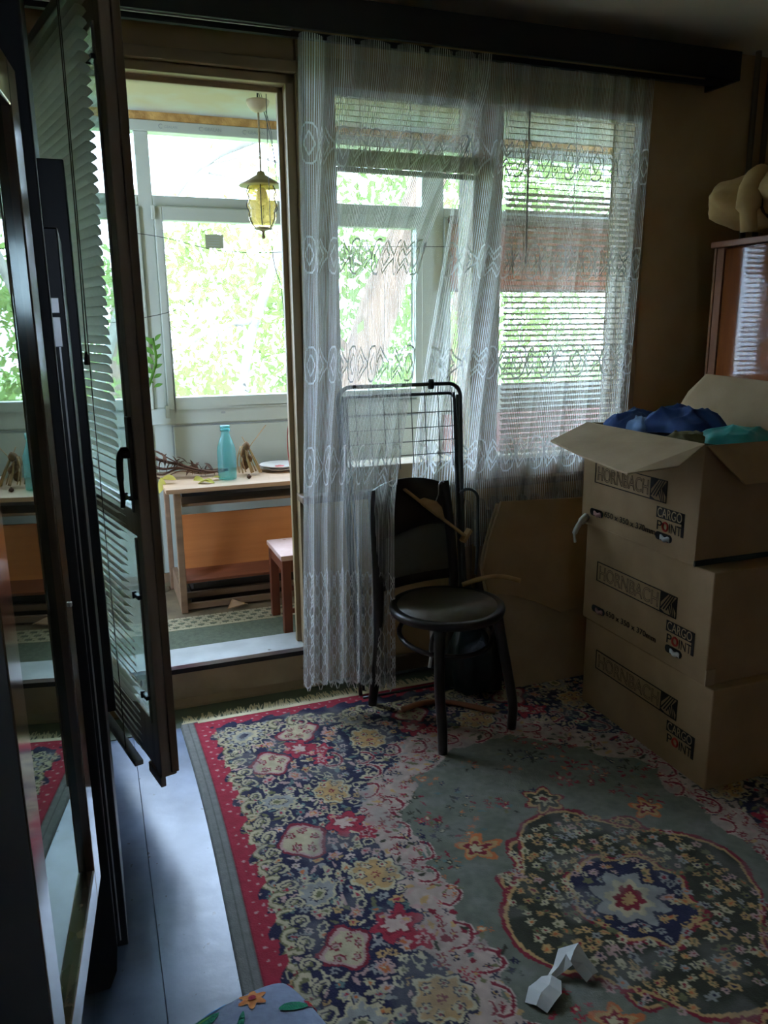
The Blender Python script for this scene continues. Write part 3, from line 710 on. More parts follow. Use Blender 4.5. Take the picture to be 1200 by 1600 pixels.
for x in (SX0+.12, SX0+SL-.10):
    MB().tube([(x+.03, -.052, 2.165), (x, -.053, 1.2), (x-.01, -.05, .215)], .0014, 5).build('ladder_cord', m_cord, vb, local=True)
MB().tube([(SX0+SL-.06, -.058, 2.17), (SX0+SL-.075, -.060, 1.6), (SX0+SL-.085, -.062, 1.36)], .0016, 5).build('pull_cord', m_cord, vb, local=True)
MB().lathe([(.003, .03), (.005, .02), (.008, .0), (.006, -.004), (.001, -.004)], (SX0+SL-.085, -.062, 1.33), 10).build('tassel', m_cord, vb, local=True, smooth=True)

# ------------------------------------------------------------------ WINDOW BLINDS
lb = thing('venetian_blind', 'venetian blind pulled halfway up in the left window sash', 'blind', (GX[0], YW-.04, 2.19))
sm2 = slat_mesh('slat', GX[1]-GX[0]+.01, .025, m_slatw)
B((GX[0]-.01, YW-.055, 2.188), (GX[1]+.01, YW-.025, 2.212)).build('head_rail', m_rail, lb, bevel=.002)
for i in range(9):
    o = bpy.data.objects.new('slat', sm2); COL.objects.link(o); o.parent = lb
    o.location = (-.005, 0, -.008-.0185*i); o.rotation_euler = (.25, 0, 0)
for i in range(26):
    o = bpy.data.objects.new('slat', sm2); COL.objects.link(o); o.parent = lb
    o.location = (-.005, 0, -.172-.0021*i); o.rotation_euler = (0, 0.0, 0)
MB().obox(((GX[0]+GX[1])/2, YW-.04, 1.952), (GX[1]-GX[0]+.01, .022, .016), Matrix.Rotation(.006, 3, 'Y')).build('bottom_rail', m_raild, lb, bevel=.002)
for x in (.08, .27, .46): MB().tube([(GX[0]+x, YW-.055, 2.19), (GX[0]+x, YW-.055, 1.955)], .0012, 4).build('ladder_cord', m_cord, lb)
rb = thing('venetian_blind', 'venetian blind lowered over the whole right window sash', 'blind', (GX[2], YW-.04, 2.19))
sm3 = slat_mesh('slat', GX[3]-GX[2]+.01, .026, m_slatw)
B((GX[2]-.01, YW-.055, 2.19), (GX[3]+.01, YW-.025, 2.214)).build('head_rail', m_rail, rb, bevel=.002)
NR = 62
for i in range(NR):
    z = -.012-.0212*i
    o = bpy.data.objects.new('slat', sm3); COL.objects.link(o); o.parent = rb
    t = i/NR
    o.location = (-.005, 0, z); o.rotation_euler = (.12 if t < .2 else .62 if t < .43 else .30 if t < .78 else .45, 0, 0)
B((GX[2]-.005, YW-.052, .862), (GX[3]+.005, YW-.028, .876)).build('bottom_rail', m_raild, rb, bevel=.002)
for x in (.07, .29, .51): MB().tube([(GX[2]+x, YW-.056, 2.19), (GX[2]+x, YW-.056, .87)], .0012, 4).build('ladder_cord', m_cord, rb)
MB().tube([(1.63, YW-.065, 2.19), (1.632, YW-.068, 1.64)], .004, 6).build('tilt_wand', m_raild, rb)
s = MB()
for i in range(26): s.lathe([(.0005, -.0035), (.0035, 0), (.0005, .0035)], (1.675, YW-.064, 2.02-.0175*i), 6)
o = s.build('bead_chain', m_pvc, rb); o['kind'] = 'stuff'

# ------------------------------------------------------------------ VALANCE + CURTAIN
va = thing('valance_board', 'long dark curtain valance board under the ceiling', 'valance', (1.0, 2.70, 2.44))
MB().prism([(-.6, 2.70, 2.338), (-.6, 2.70, 2.442), (-.6, 2.715, 2.442), (-.6, 2.715, 2.338)], (3.10, 0, 0)).build('front_board', m_valance, va, bevel=.002)
B((-.6, 2.715, 2.425), (2.50, 2.88, 2.442)).build('top_board', m_valance, va, bevel=.002)
B((2.484, 2.715, 2.338), (2.50, 2.88, 2.425)).build('end_board', m_valance, va, bevel=.002)
B((-.58, 2.745, 2.325), (2.46, 2.765, 2.343)).build('curtain_track', m_black, va)
B((-.6, 2.7155, 2.334), (.70, 2.722, 2.342)).build('track_edge', m_rail, va)

def sm_(a, b, x):
    t = max(0, min(1, (x-a)/(b-a))); return t*t*(3-2*t)
def panel1(s, z):       # front half, hangs nearly to the floor
    zt, zb = 2.335, .10+.022*math.sin(s*19)
    t = (zt-z)/(zt-zb)
    x0, x1 = .725+(-.075)*t, 1.42+(1.10-1.42)*sm_(0, .38, t)+(.96-1.10)*sm_(.40, .72, t)
    ph = 2*PI*(7.0*s+.35*math.sin(5*s+1))
    amp = .018+.012*t
    e = s+.032*math.sin(ph+.8)*(.6+.6*t)
    x = x0+(x1-x0)*e
    y = 2.735-.085*sm_(0, .5, t)+amp*math.sin(ph)-.125*sm_(.4, .72, t)*s*s
    return Vector((x, y, z))
def panel2(s, z):       # rear half behind the drying rack, hooked up short
    zt, zb = 2.335, .50+.03*math.sin(s*23)
    t = (zt-z)/(zt-zb)
    x0, x1 = 1.33+(-.22)*sm_(0, .9, t), 2.145-.055*t
    x0 += .0
    ph = 2*PI*(10*s+.5*math.sin(6*s))
    e = s+.026*math.sin(ph+.5)*(.7+.4*t)+.018*math.sin(3*PI*s)*t
    x = x0+(x1-x0)*e
    y = 2.770-.012*t+(.018+.008*t)*math.sin(ph)
    return Vector((x, y, z))
cu = thing('lace_curtain', 'white lace thread curtain with diamond motif bands under the dark valance', 'curtain', (1.4, 2.75, 2.33))
def pcurt(pf, zt, zb, cloth, nth, nz, seed, bands):
    rs = random.Random(seed)
    sh_ = MB().grid(lambda a, b: pf(a, zt+(zb-zt)*b), int(nth*1.2), nz)
    o = sh_.build('net_cloth', m_net, cu, smooth=True, fix=False)
    th = MB(); wd = .0030
    for i in range(nth):
        s0 = (i+.5)/nth; ds = wd/cloth/2*rs.choice((.75, 1, 1, 1.35))
        vs = []
        for k in range(nz+1):
            z = zt+(zb-zt)*k/nz
            a = pf(s0-ds, z); b = pf(s0+ds, z)
            vs += [a+Vector((0, -.0015, 0)), b+Vector((0, -.0015, 0))]
        th.add(vs, [(2*k, 2*k+1, 2*k+3, 2*k+2) for k in range(nz)])
    o = th.build('thread', m_curt, cu, fix=False); o['kind'] = 'stuff'
    def lace(paths, w, name='lace_band'):
        mb = MB()
        for pts in paths:
            # resample
            q = []
            for (a, b) in zip(pts[:-1], pts[1:]):
                n = max(1, int(math.hypot(a[0]-b[0], a[1]-b[1])/.012))
                q += [(a[0]+(b[0]-a[0])*k/n, a[1]+(b[1]-a[1])*k/n) for k in range(n)]
            q.append(pts[-1])
            vs = []
            for k, (cx, z) in enumerate(q):
                a = q[max(0, k-1)]; b = q[min(len(q)-1, k+1)]
                dx, dz = b[0]-a[0], b[1]-a[1]; L = math.hypot(dx, dz) or 1
                px, pz = -dz/L*w/2, dx/L*w/2
                for sg in (-1, 1):
                    s_ = (cx+sg*px)/cloth; s_ = max(.002, min(.998, s_))
                    vs.append(pf(s_, z+sg*pz)+Vector((0, -.004, 0)))
            mb.add(vs, [(2*k, 2*k+1, 2*k+3, 2*k+2) for k in range(len(q)-1)])
        return mb.build(name, m_lace, cu, fix=False)
    for (zc, h) in bands:
        paths = []; cell = .235; x = .03; k = 0
        while x < cloth-.05:
            # hexagon with inner diamond
            cx = x+.05; hh = h/2
            hexa = [(cx-.045, zc), (cx-.032, zc+hh*.8), (cx-.014, zc+hh), (cx+.014, zc+hh), (cx+.032, zc+hh*.8), (cx+.045, zc), (cx+.032, zc-hh*.8), (cx+.014, zc-hh), (cx-.014, zc-hh), (cx-.032, zc-hh*.8), (cx-.045, zc)]
            paths.append(hexa)
            paths.append([(cx-.027, zc), (cx, zc+hh*.62), (cx+.027, zc), (cx, zc-hh*.62), (cx-.027, zc)])
            # zigzags to the next
            xs = x+.10
            for sg in (1, -1):
                z = [(xs-.006, zc+sg*.006)]
                for j in range(4): z.append((xs+.014+j*.033, zc+sg*hh*(.95 if j % 2 == 0 else .42)))
                z.append((xs+.14, zc+sg*.006)); paths.append(z)
                z = [(xs-.002, zc)]
                for j in range(4): z.append((xs+.022+j*.030, zc+sg*hh*(.52 if j % 2 == 0 else .05)))
                paths.append(z)
            x += cell
        lace([[(min(a, cloth-.004), b) for a, b in p] for p in paths], .0068)
    return lace
lace1 = pcurt(panel1, 2.335, .125, 1.30, 135, 44, 1, [(2.0, .125), (1.648, .115), (1.288, .12), (.94, .135)])
# tall lace hem of linked diamonds at the foot of the front half
paths = []
x = .02
while x < 1.27:
    for j in range(6):
        z0 = .56-.076*j
        paths.append([(x, z0), (x+.026, z0-.038), (x, z0-.076)]); paths.append([(x+.052, z0), (x+.026, z0-.038), (x+.052, z0-.076)])
        paths.append([(x+.026, z0-.014), (x+.040, z0-.038), (x+.026, z0-.062), (x+.012, z0-.038), (x+.026, z0-.014)])
    x += .062
lace1(paths, .006, 'lace_hem')
# scalloped edge
lace1([[(.01+i*.02, .128+.012*math.cos(i*1.05)) for i in range(64)]], .009, 'scalloped_edge')
lace2 = pcurt(panel2, 2.335, .55, 1.75, 190, 36, 2, [(2.01, .125), (1.648, .12), (1.275, .12), (.915, .13)])

# ------------------------------------------------------------------ RADIATOR
ra = thing('cast_iron_radiator', 'ribbed radiator below the window, mostly hidden by curtain and cardboard', 'radiator', (1.75, 2.80, .1))
for i in range(11):
    x = 1.40+i*.066
    s = MB(); s.tube(spline([(x, 2.852, .14), (x, 2.835, .12), (x, 2.822, .20), (x, 2.822, .62), (x, 2.835, .70), (x, 2.852, .68)], 4), .022, 8)
    s.build('section', m_rad, ra, smooth=True)
for z in (.16, .65): MB().tube([(1.34, 2.84, z), (2.12, 2.84, z)], .018, 8).build('header_pipe', m_rad, ra, smooth=True)

# ------------------------------------------------------------------ DRYING RACK
dr = thing('drying_rack', 'folded grey metal clothes drying rack standing behind the chair', 'rack', (1.06, 2.70, .004))
def U(y, x0, x1, zt, zb, rr, xb0=None, xb1=None):
    xb0 = x0 if xb0 is None else xb0; xb1 = x1 if xb1 is None else xb1
    return [(xb0, y, zb)] + arc((x0+rr, y, zt-rr), rr, PI, PI/2, 6) + arc((x1-rr, y, zt-rr), rr, PI/2, 0, 6) + [(xb1, y, zb)]
MB().tube([(p[0], 2.66+.03*(1.21-p[2])/1.2, p[2]) for p in U(0, .81, 1.285, 1.208, .014, .05, .885, 1.335)], .0075, 8).build('outer_frame', m_steel, dr, smooth=True)
MB().tube([(p[0], 2.695, p[2]) for p in U(0, .835, 1.278, 1.17, .03, .03, .90, 1.34)], .006, 8).build('inner_frame', m_steel, dr, smooth=True)
for x in (.832, 1.266):
    MB().tube([(x, 2.677, 1.175), (x+.02, 2.68, .75), (x+.05, 2.70, .36)], .0055, 8).build('leg', m_steel, dr, smooth=True)
    MB().tube([(x+.012, 2.674, 1.165), (x+.035, 2.675, .75), (x+.075, 2.69, .30)], .005, 8).build('leg', m_steel, dr, smooth=True)
for i in range(8):
    x = .875+i*.0535
    MB().tube([(x, 2.668, 1.20), (x+.015, 2.672, .90)], .0018, 5).build('grid_wire', m_steel, dr)
for z in (1.105, 1.05, 1.0, .95):
    MB().tube([(.84, 2.672, z), (1.285, 2.672, z)], .0018, 5).build('grid_wire', m_steel, dr)
MB().lathe([(.010, -.018), (.013, -.01), (.012, .01), (.009, .018)], (1.165, 2.66, 1.208), 12).build('joint_clip', m_steel, dr, smooth=True)
for (y, z) in ((2.68, .085), (2.66, .015)):
    MB().tube([(.885, y, z), (1.335, y, z)], .006, 8).build('base_bar', m_steel, dr, smooth=True)
MB().tube(arc((1.30, 2.62, .77), .045, PI*.75, -.1, 8)+[(1.346, 2.62, .55), (1.33, 2.60, .48)], .006, 8).build('folding_arm', m_steel, dr, smooth=True)

# ------------------------------------------------------------------ CHAIR
ch = thing('bentwood_chair', 'dark bentwood chair with round seat and arched back beside the curtain', 'chair', (1.12, 2.40, .006))
fw = Vector((.21, -.978, 0)).normalized(); rt = Vector((.978, .21, 0)).normalized(); C0 = Vector((1.115, 2.395, .008))
Pc = lambda a, b, z: C0+rt*a+fw*b+Vector((0, 0, z))
ZS = .452; RS = .205
def seatprof(R): return [(R-.02, -.03), (R-.004, -.026), (R, -.012), (R-.003, -.001), (R-.012, .002), (R-.03, -.001)]
MB().lathe(seatprof(RS), C0+Vector((0, 0, ZS)), 44).build('seat_ring', m_chair, ch, smooth=True)
MB().lathe([(RS-.028, -.008), (RS-.028, .0), (.001, -.001)], C0+Vector((0, 0, ZS)), 40).build('seat', m_seat, ch, smooth=True)
for sg in (-1, 1):
    pts = spline([Pc(.125*sg, .125, ZS-.028), Pc(.135*sg, .140, .33), Pc(.148*sg, .160, .22), Pc(.155*sg, .185, .10), Pc(.152*sg, .185, .007)], 5)
    MB().tube(pts, [.0165+.0025*(1-i/20) for i in range(21)], 10).build('leg', m_chair, ch, smooth=True)
    pts = spline([Pc(.165*sg, -.245, .007), Pc(.168*sg, -.20, .22), Pc(.170*sg, -.185, .45), Pc(.164*sg, -.205, .66), Pc(.158*sg, -.235, .838)], 6)
    MB().tube(pts, [.017]*10+[.019]*15, 10).build('back_post', m_chair, ch, smooth=True)
# bent hoop under the seat
hoop = [Pc(.165*math.cos(a), .165*math.sin(a)-.01, .335-.02*math.sin(a)) for a in [k*2*PI/28 for k in range(28)]]
MB().tube(hoop, .009, 8, closed=True).build('hoop_stretcher', m_chair, ch, smooth=True)
for sg in (-1, 1):
    MB().tube(spline([Pc(.135*sg, .09, .335), Pc(.138*sg, .10, .38), Pc(.125*sg, .11, .42)], 4), .007, 8).build('corner_brace', m_chair, ch, smooth=True)
# arched top panel of the back, curved
def backsurf(a, z):  # a in -1..1
    y = -.205-.03*(z-.66)/.18 if z > .66 else -.187-.018*max(0, (z-.45)/.21)
    return Pc(.166*a, y-.022*(1-a*a), z)
def backpanel(top, bot, name, mat, th):
    mb = MB(); n = 18; vs = []; fs = []
    for i in range(n+1):
        a = -1+2*i/n
        for k in range(5):
            z = bot(a)+(top(a)-bot(a))*k/4
            vs.append(backsurf(a, z))
    for i in range(n):
        for k in range(4): fs.append((i*5+k, (i+1)*5+k, (i+1)*5+k+1, i*5+k+1))
    return mb.add(vs, fs).build(name, mat, ch, smooth=True, thick=th)
backpanel(lambda a: .80+.062*math.sqrt(max(0, 1-(a*.92+.05)**2)), lambda a: .672+.012*math.sin(a*2.4+.3), 'back_panel', m_chair, .014)
backpanel(lambda a: .676+.012*math.sin(a*2.4+.3), lambda a: .49, 'cane_back', m_cane, .004)
backpanel(lambda a: .505, lambda a: .47, 'lower_back_rail', m_chair, .014)
# clamp hanger hooked on the back panel
hg = thing('trouser_hanger', 'pale wooden clamp hanger hanging aslant on the chair back', 'hanger', (1.15, 2.56, .8))
def onb(x, z, off=.02):
    a = (Vector((x, 2.6, 0))-C0).dot(rt)/.155; return backsurf(max(-1.2, min(1.2, a)), z)+fw*off
A_, B_ = onb(1.048, .828), onb(1.262, .632, .045)
up = (Vector((0, 0, 1)) - (B_-A_).normalized()*((B_-A_).normalized().z)).normalized()
MB().bar(A_, B_, .010, .020, up=fw).build('bar', m_wood, hg, bevel=.003)
mid = A_.lerp(B_, .42); dd = (B_-A_).normalized(); nn = fw.cross(dd); nn = nn if nn.z > 0 else -nn
MB().prism([mid-dd*.06+nn*.0-fw*.005, mid-dd*.045+nn*.022-fw*.005, mid-dd*.0+nn*.04-fw*.005, mid+dd*.03+nn*.034-fw*.005, mid+dd*.07-fw*.005, mid+dd*.04-nn*.008-fw*.005, mid-dd*.04-nn*.008-fw*.005], fw*.010).build('clamp_body', m_wood, hg, bevel=.002)
MB().bar(B_-nn*.026-dd*.004, B_+nn*.034-dd*.004, .016, .026, up=fw).build('end_clamp', m_wood, hg, bevel=.003)
hk = mid+nn*.036
MB().tube(spline([hk, hk+nn*.03+dd*-.008, hk+Vector((.012, .0, .062)), hk+Vector((.022, .002, .076)), hk+Vector((.038, .012, .070))], 5), .0022, 6).build('hook', m_chrome, hg, smooth=True)
tag(MB().tube(spline([(1.235, 2.52, .475), (1.31, 2.50, .498), (1.37, 2.475, .505), (1.435, 2.44, .490)], 5), [.010]*5+[.009]*6+[.010]*5, 8).build('curved_hanger', m_wood, smooth=True),
    'curved wooden hanger end poking out right of the chair seat', 'hanger')
tag(MB().tube(spline([(.985, 2.50, .026), (1.08, 2.515, .027), (1.18, 2.475, .027), (1.30, 2.36, .026)], 6), .011, 8).build('bent_stretcher', m_woodb, smooth=True),
    'bare reddish bent wooden stretcher lying on the rug under the chair', 'wood')
bag = thing('plastic_bag', 'crumpled dark teal plastic bag behind the chair legs', 'bag', (1.34, 2.58, .004))
MB().lathe([(.10, 0), (.15, .02), (.165, .10), (.15, .20), (.10, .27), (.04, .31), (.06, .35), (.001, .34)], (1.32, 2.60, .015), 26,
    wob=lambda a, z: (.72+.10*math.sin(5*a+9*z)+.07*math.sin(11*a-14*z))).build('bag_body', m_bag, bag, smooth=True)
tag(MB().tube([(1.135, 2.585, .36), (1.14, 2.58, .20), (1.125, 2.57, .14)], .007, 6).build('white_strap', m_alu), 'thin pale strap hanging under the chair seat', 'strap')

# ------------------------------------------------------------------ CARDBOARD SHEETS
def sheet(name, lab, pts, th, mat=m_card2):
    o = MB().prism(pts, th).build(name, mat, bevel=.001)
    return tag(o, lab, 'cardboard')
def onplane(x, z, y0=2.52, k=.26): return (x, y0+k*z, z)
sheet('cardboard_sheet', 'folded cardboard sheet leaning on the radiator left of the boxes', [onplane(*p) for p in ((1.475, .015), (1.90, .015), (1.90, .71), (1.475, .725), (1.415, .60), (1.375, .50), (1.385, .40), (1.42, .22))], (0, .012, 0))
s = MB().prism([onplane(x, z, 2.492, .27) for x, z in ((1.375, .485), (1.41, .59), (1.485, .735), (1.90, .72), (1.90, .30), (1.70, .285), (1.60, .335), (1.50, .375), (1.388, .395))], (0, .012, 0))
o = s.build('cardboard_flap', m_card, bevel=.001); tag(o, 'torn-edged cardboard layer over the leaning cardboard sheet', 'cardboard')

# ------------------------------------------------------------------ MOVING BOXES
def text(par, body, size, mat, x, y, z, outline=False, align='LEFT', sx=1.0, name='lettering', width=None):
    cu_ = bpy.data.curves.new(name, 'FONT'); cu_.body = body; cu_.size = size; cu_.align_x = align
    if outline: cu_.fill_mode = 'NONE'; cu_.bevel_depth = .0007; cu_.bevel_resolution = 0
    else: cu_.extrude = .0003
    o = bpy.data.objects.new(name, cu_); COL.objects.link(o); o.parent = par
    mm = Matrix(((0, 0, -1), (-1, 0, 0), (0, 1, 0)))
    o.rotation_euler = mm.to_euler(); o.scale = (sx, 1, 1)
    o.location = Vector((x, y, z))-wloc(par)
    cu_.materials.append(mat)
    bpy.context.view_layer.update()
    me_ = bpy.data.meshes.new_from_object(o.evaluated_get(bpy.context.evaluated_depsgraph_get()))
    o2 = bpy.data.objects.new(name, me_); COL.objects.link(o2); o2.parent = par; o2.location = o.location; o2.rotation_euler = o.rotation_euler; o2.scale = o.scale
    if width: o2.scale[0] = width/max(v.co.x for v in me_.vertices)
    bpy.data.objects.remove(o); return o2
BXF = 1.664
def box_thing(label, x0, y0, y1, z0, h, top=False, dims=True, holes=True):
    bx = thing('moving_box', label, 'box', (x0+.175, (y0+y1)/2, z0), group='stacked moving boxes')
    x1 = x0+.36; th = .006
    s = MB()
    if not top: s.box((x0, y0, z0), (x1, y1, z0+h))
    else:
        s.box((x0, y0, z0), (x1, y1, z0+th)); s.box((x0, y0, z0), (x0+th, y1, z0+h)); s.box((x1-th, y0, z0), (x1, y1, z0+h))
        s.box((x0+th, y0, z0), (x1-th, y0+th, z0+h)); s.box((x0+th, y1-th, z0), (x1-th, y1, z0+h))
    s.build('box_body', m_card, bx, bevel=.004)
    xf = x0-.0012
    # printed frame with the outlined word and striped sign
    yl, yr, zb_, zt_ = y1-.075, y0+.145, z0+.163, z0+.235
    yk = yr+.075
    s = MB(); w_ = .0028
    for a, b in (((yr, zt_-w_), (yl, zt_)), ((yr, zb_), (yl, zb_+w_)), ((yl-w_, zb_), (yl, zt_)), ((yr, zb_), (yr+w_, zt_)), ((yk, zb_), (yk+w_, zt_))):
        s.box((xf-.0006, a[0], a[1]), (x0-.0002, b[0], b[1]))
    s.build('print_frame', m_ink, bx)
    # letters drawn as outlines
    t = text(bx, 'HORNBACH', .068, m_ink, xf, yl-.012, zb_+.0125, outline=True, width=yl-yk-.024)
    # dark sign with diagonal pale stripes
    H_ = zt_-zb_; L_ = yk-yr
    def q2(a, b): return (xf-.0008, yk-a*L_, zb_+b*H_)
    s = MB()
    s.prism([q2(0, 1), q2(.5, 1), q2(0, .45)], (.0006, 0, 0)); s.prism([q2(0, 0), q2(.42, 0), q2(0, .16)], (.0006, 0, 0)); s.prism([q2(1, 1), q2(1, .25), q2(.7, .62)], (.0006, 0, 0))
    for k in range(3):
        a = .17*k
        s.prism([q2(a, .22), q2(a+.055, .18), q2(.60+a*.75, .97), q2(.545+a*.75, .97)], (.0006, 0, 0))
        s.prism([q2(.46+.12*k, .42+.10*k), q2(.51+.12*k, .46+.10*k), q2(.72+.09*k, .03), q2(.67+.09*k, .03)], (.0006, 0, 0))
    s.build('striped_sign', m_ink, bx)
    # cargo block
    c0, c1, d0, d1 = y0+.185, y0+.062, z0+.073, z0+.148
    dm = (d0+d1)/2
    s = MB()
    s.box((xf-.0006, c1, dm+.002), (x0-.0002, c0, d1)); s.box((xf-.0006, c1-.004, d0), (x0-.0002, c1+.007, d1))
    s.build('print_block', m_ink, bx)
    text(bx, 'CARGO', .043, m_card2, xf-.0008, c0-.004, dm+.006, width=.113)
    text(bx, 'P', .044, m_ink, xf, c0-.002, d0+.001, width=.026)
    text(bx, 'INT', .044, m_ink, xf, c0-.060, d0+.001, width=.056)
    s = MB().tube([(xf-.0003, c0-.044+.012*math.cos(k*PI/8), d0+.0165+.013*math.sin(k*PI/8)) for k in range(16)], .0036, 5, closed=True); s.build('print_ring', m_inkr, bx)
    if dims: text(bx, '650 x 350 x 370mm', .028, m_ink, xf, y1-.14, z0+.052, width=.27)
    if holes:
        for yc, mat, nm in ((y1-.095, m_black, 'hand_hole'), (y0+.145, m_black, 'hand_hole')):
            n = 10; L2, r2 = .026, .013
            pts = [(xf-.0005, yc+L2+r2*math.cos(a), z0+.055+r2*math.sin(a)) for a in [-PI/2+PI*k/n for k in range(n+1)]]
            pts += [(xf-.0005, yc-L2+r2*math.cos(a), z0+.055+r2*math.sin(a)) for a in [PI/2+PI*k/n for k in range(n+1)]]
            hh = MB().prism(pts, (.0008, 0, 0)).build(nm, mat, bx)
            wf = MB().grid(lambda a, b: (xf-.002-.008*math.sin(a*PI)*math.sin(b*PI), yc-.030+.045*a, z0+.043+.016*b+.003*math.sin(a*9)), 8, 4).build('stuffing', m_white if yc < (y0+y1)/2 else m_pink, hh, smooth=True, thick=.001)
    return bx
b1 = box_thing('closed printed cardboard box at the bottom of the stack, standing on the rug', BXF, 1.69, 2.345, .0145, .3335, dims=False, holes=False)
b2 = box_thing('closed printed cardboard box in the middle of the stack', BXF-.002, 1.725, 2.365, .348, .357)
B((BXF-.004, 1.722, .349), (BXF+.03, 1.727, .40)).build('torn_corner', m_card2, b2)
b3 = box_thing('open printed cardboard box on top of the stack, full of clothes', BXF-.010, 1.80, 2.395, .7055, .365, top=True)
X0, X1, Y0, Y1, ZT3 = BXF-.010, BXF+.35, 1.80, 2.395, 1.0705
B((X0-.002, Y0-.003, .7058), (X1+.002, Y0+.004, .722)).build('tape_strip', m_tape, b3)
MB().prism([(X0+.002, Y1-.005, ZT3), (X0+.002, Y0+.005, ZT3), (X0-.115, Y0-.03, ZT3-.05), (X0-.235, Y0+.04, ZT3-.075), (X0-.225, Y0+.28, ZT3-.062), (X0-.195, Y1-.08, ZT3-.045)], (.002, 0, .005)).build('flap', m_card2, b3, bevel=.001)
MB().prism([(X1, Y1-.02, ZT3), (X1, Y0, ZT3), (X1+.06, Y0-.02, ZT3+.15), (X1+.07, Y1-.10, ZT3+.165), (X1+.05, Y1-.04, ZT3+.10)], (.004, 0, .002)).build('flap', m_card2, b3, bevel=.001)
MB().prism([(X0+.005, Y0, ZT3-.002), (X1-.005, Y0, ZT3-.002), (X1-.02, Y0-.10, ZT3-.10), (X0+.07, Y0-.09, ZT3-.105)], (0, -.005, .002)).build('flap', m_card, b3, bevel=.001)
MB().prism([(X0+.01, Y1, ZT3-.004), (X1-.01, Y1, ZT3-.004), (X1-.03, Y1+.10, ZT3-.10), (X0+.04, Y1+.10, ZT3-.10)], (0, .004, .003)).build('flap', m_card, b3, bevel=.001)
# clothes
def blob(name, lab, cat, mat, c, size, seed, rotz=0, folds=3, amp=.12, group=None):
    rs = random.Random(seed); p1, p2, p3 = (rs.uniform(0, 6) for _ in range(3))
    R = Matrix.Rotation(rotz, 3, 'Z')
    n, mn = 36, 18; vs = []; fs = []
    for j in range(mn+1):
        th = PI*j/mn
        for i in range(n):
            a = 2*PI*i/n
            x, y, z = math.copysign(abs(math.cos(a))**.6, math.cos(a))*math.sin(th)**.7, math.copysign(abs(math.sin(a))**.6, math.sin(a))*math.sin(th)**.7, math.cos(th)
            q = 1+amp*math.sin(folds*a+p1+3*z)+amp*.6*math.sin(7*a*1+p2-6*z)
            zz = z+amp*1.4*math.sin(5*x+4*y+p3)*max(0, z)
            vs.append(Vector(c)+R @ Vector((x*q*size[0], y*q*size[1], zz*size[2])))
    for j in range(mn):
        for i in range(n): fs.append((j*n+i, j*n+(i+1) % n, (j+1)*n+(i+1) % n, (j+1)*n+i))
    return tag(MB().add(vs, fs).build(name, mat, smooth=True), lab, cat, group)
def crumple(name, lab, cat, mat, c, size, seed, rotz=0, nf=4):
    rs = random.Random(seed); W_ = [(rs.uniform(2, 5), rs.uniform(-4, 4), rs.uniform(0, 6), rs.uniform(.5, 1)) for _ in range(nf)]
    V_ = [(rs.uniform(7, 13), rs.uniform(-9, 9), rs.uniform(0, 6)) for _ in range(3)]
    R_ = Matrix.Rotation(rotz, 3, 'Z'); n = 44
    def P_(a, b):
        x, y = 2*a-1, 2*b-1; k = 1-.16*(x*x*y*y)
        dome = (max(0, 1-abs(x)**2.6)*max(0, 1-abs(y)**2.6))**.55
        rg_ = sum(w*(1-abs(math.sin(fx*x+fy*y+p+.7*math.sin(3*y+p))))**2 for fx, fy, p, w in W_)/nf
        fi = sum(math.sin(fx*x+fy*y+p) for fx, fy, p in V_)/3
        z = dome*(.42+.75*rg_+.07*fi)-.35*(1-dome)
        e = 1+.07*math.sin(6*math.atan2(y, x)+seed)
        return Vector(c)+R_ @ Vector((x*k*e*size[0], y*k*e*size[1], z*size[2]))
    mb = MB().grid(P_, n, n)
    mb.grid(lambda a, b: Vector(c)+R_ @ Vector(((2*a-1)*size[0]*.9, (2*b-1)*size[1]*.9, -.6*size[2])), 4, 4)
    return tag(mb.build(name, mat, smooth=True), lab, cat)
blob('folded_clothes', 'dark navy folded clothes filling the open top box', 'clothes', m_navy, (1.835, 2.12, ZT3-.10), (.145, .235, .10), 3, amp=.04)
crumple('blue_shirt', 'blue crumpled shirt heaped at the middle of the open box', 'clothes', m_blue, (1.85, 2.12, ZT3+.025), (.12, .13, .075), 5, .5)
crumple('blue_shirt', 'folded darker blue shirt at the far end of the open box', 'clothes', m_blue, (1.79, 2.30, ZT3+.012), (.11, .075, .06), 8, .2)
crumple('pale_blue_shirt', 'pale blue striped shirt edge between the blue shirts', 'clothes', m_lblue, (1.75, 2.20, ZT3+.012), (.05, .085, .045), 9, -.35)
crumple('olive_cloth', 'olive cloth corner beside the teal plastic in the box', 'clothes', m_olivec, (1.75, 1.97, ZT3-.002), (.06, .07, .03), 12, .1)
crumple('teal_sheet', 'crumpled teal plastic sheet at the near end of the open box', 'plastic', m_teal, (1.87, 1.90, ZT3+.006), (.125, .09, .045), 14, .1)
tag(MB().tube(spline([(1.655, 2.36, .735), (1.62, 2.35, .715), (1.60, 2.35, .68), (1.603, 2.35, .645)], 5), [.014]*5+[.010]*6+[.005]*5, 6).build('plastic_strip', m_white, smooth=True),
    'white plastic strip hanging from the far corner of the box stack', 'plastic')

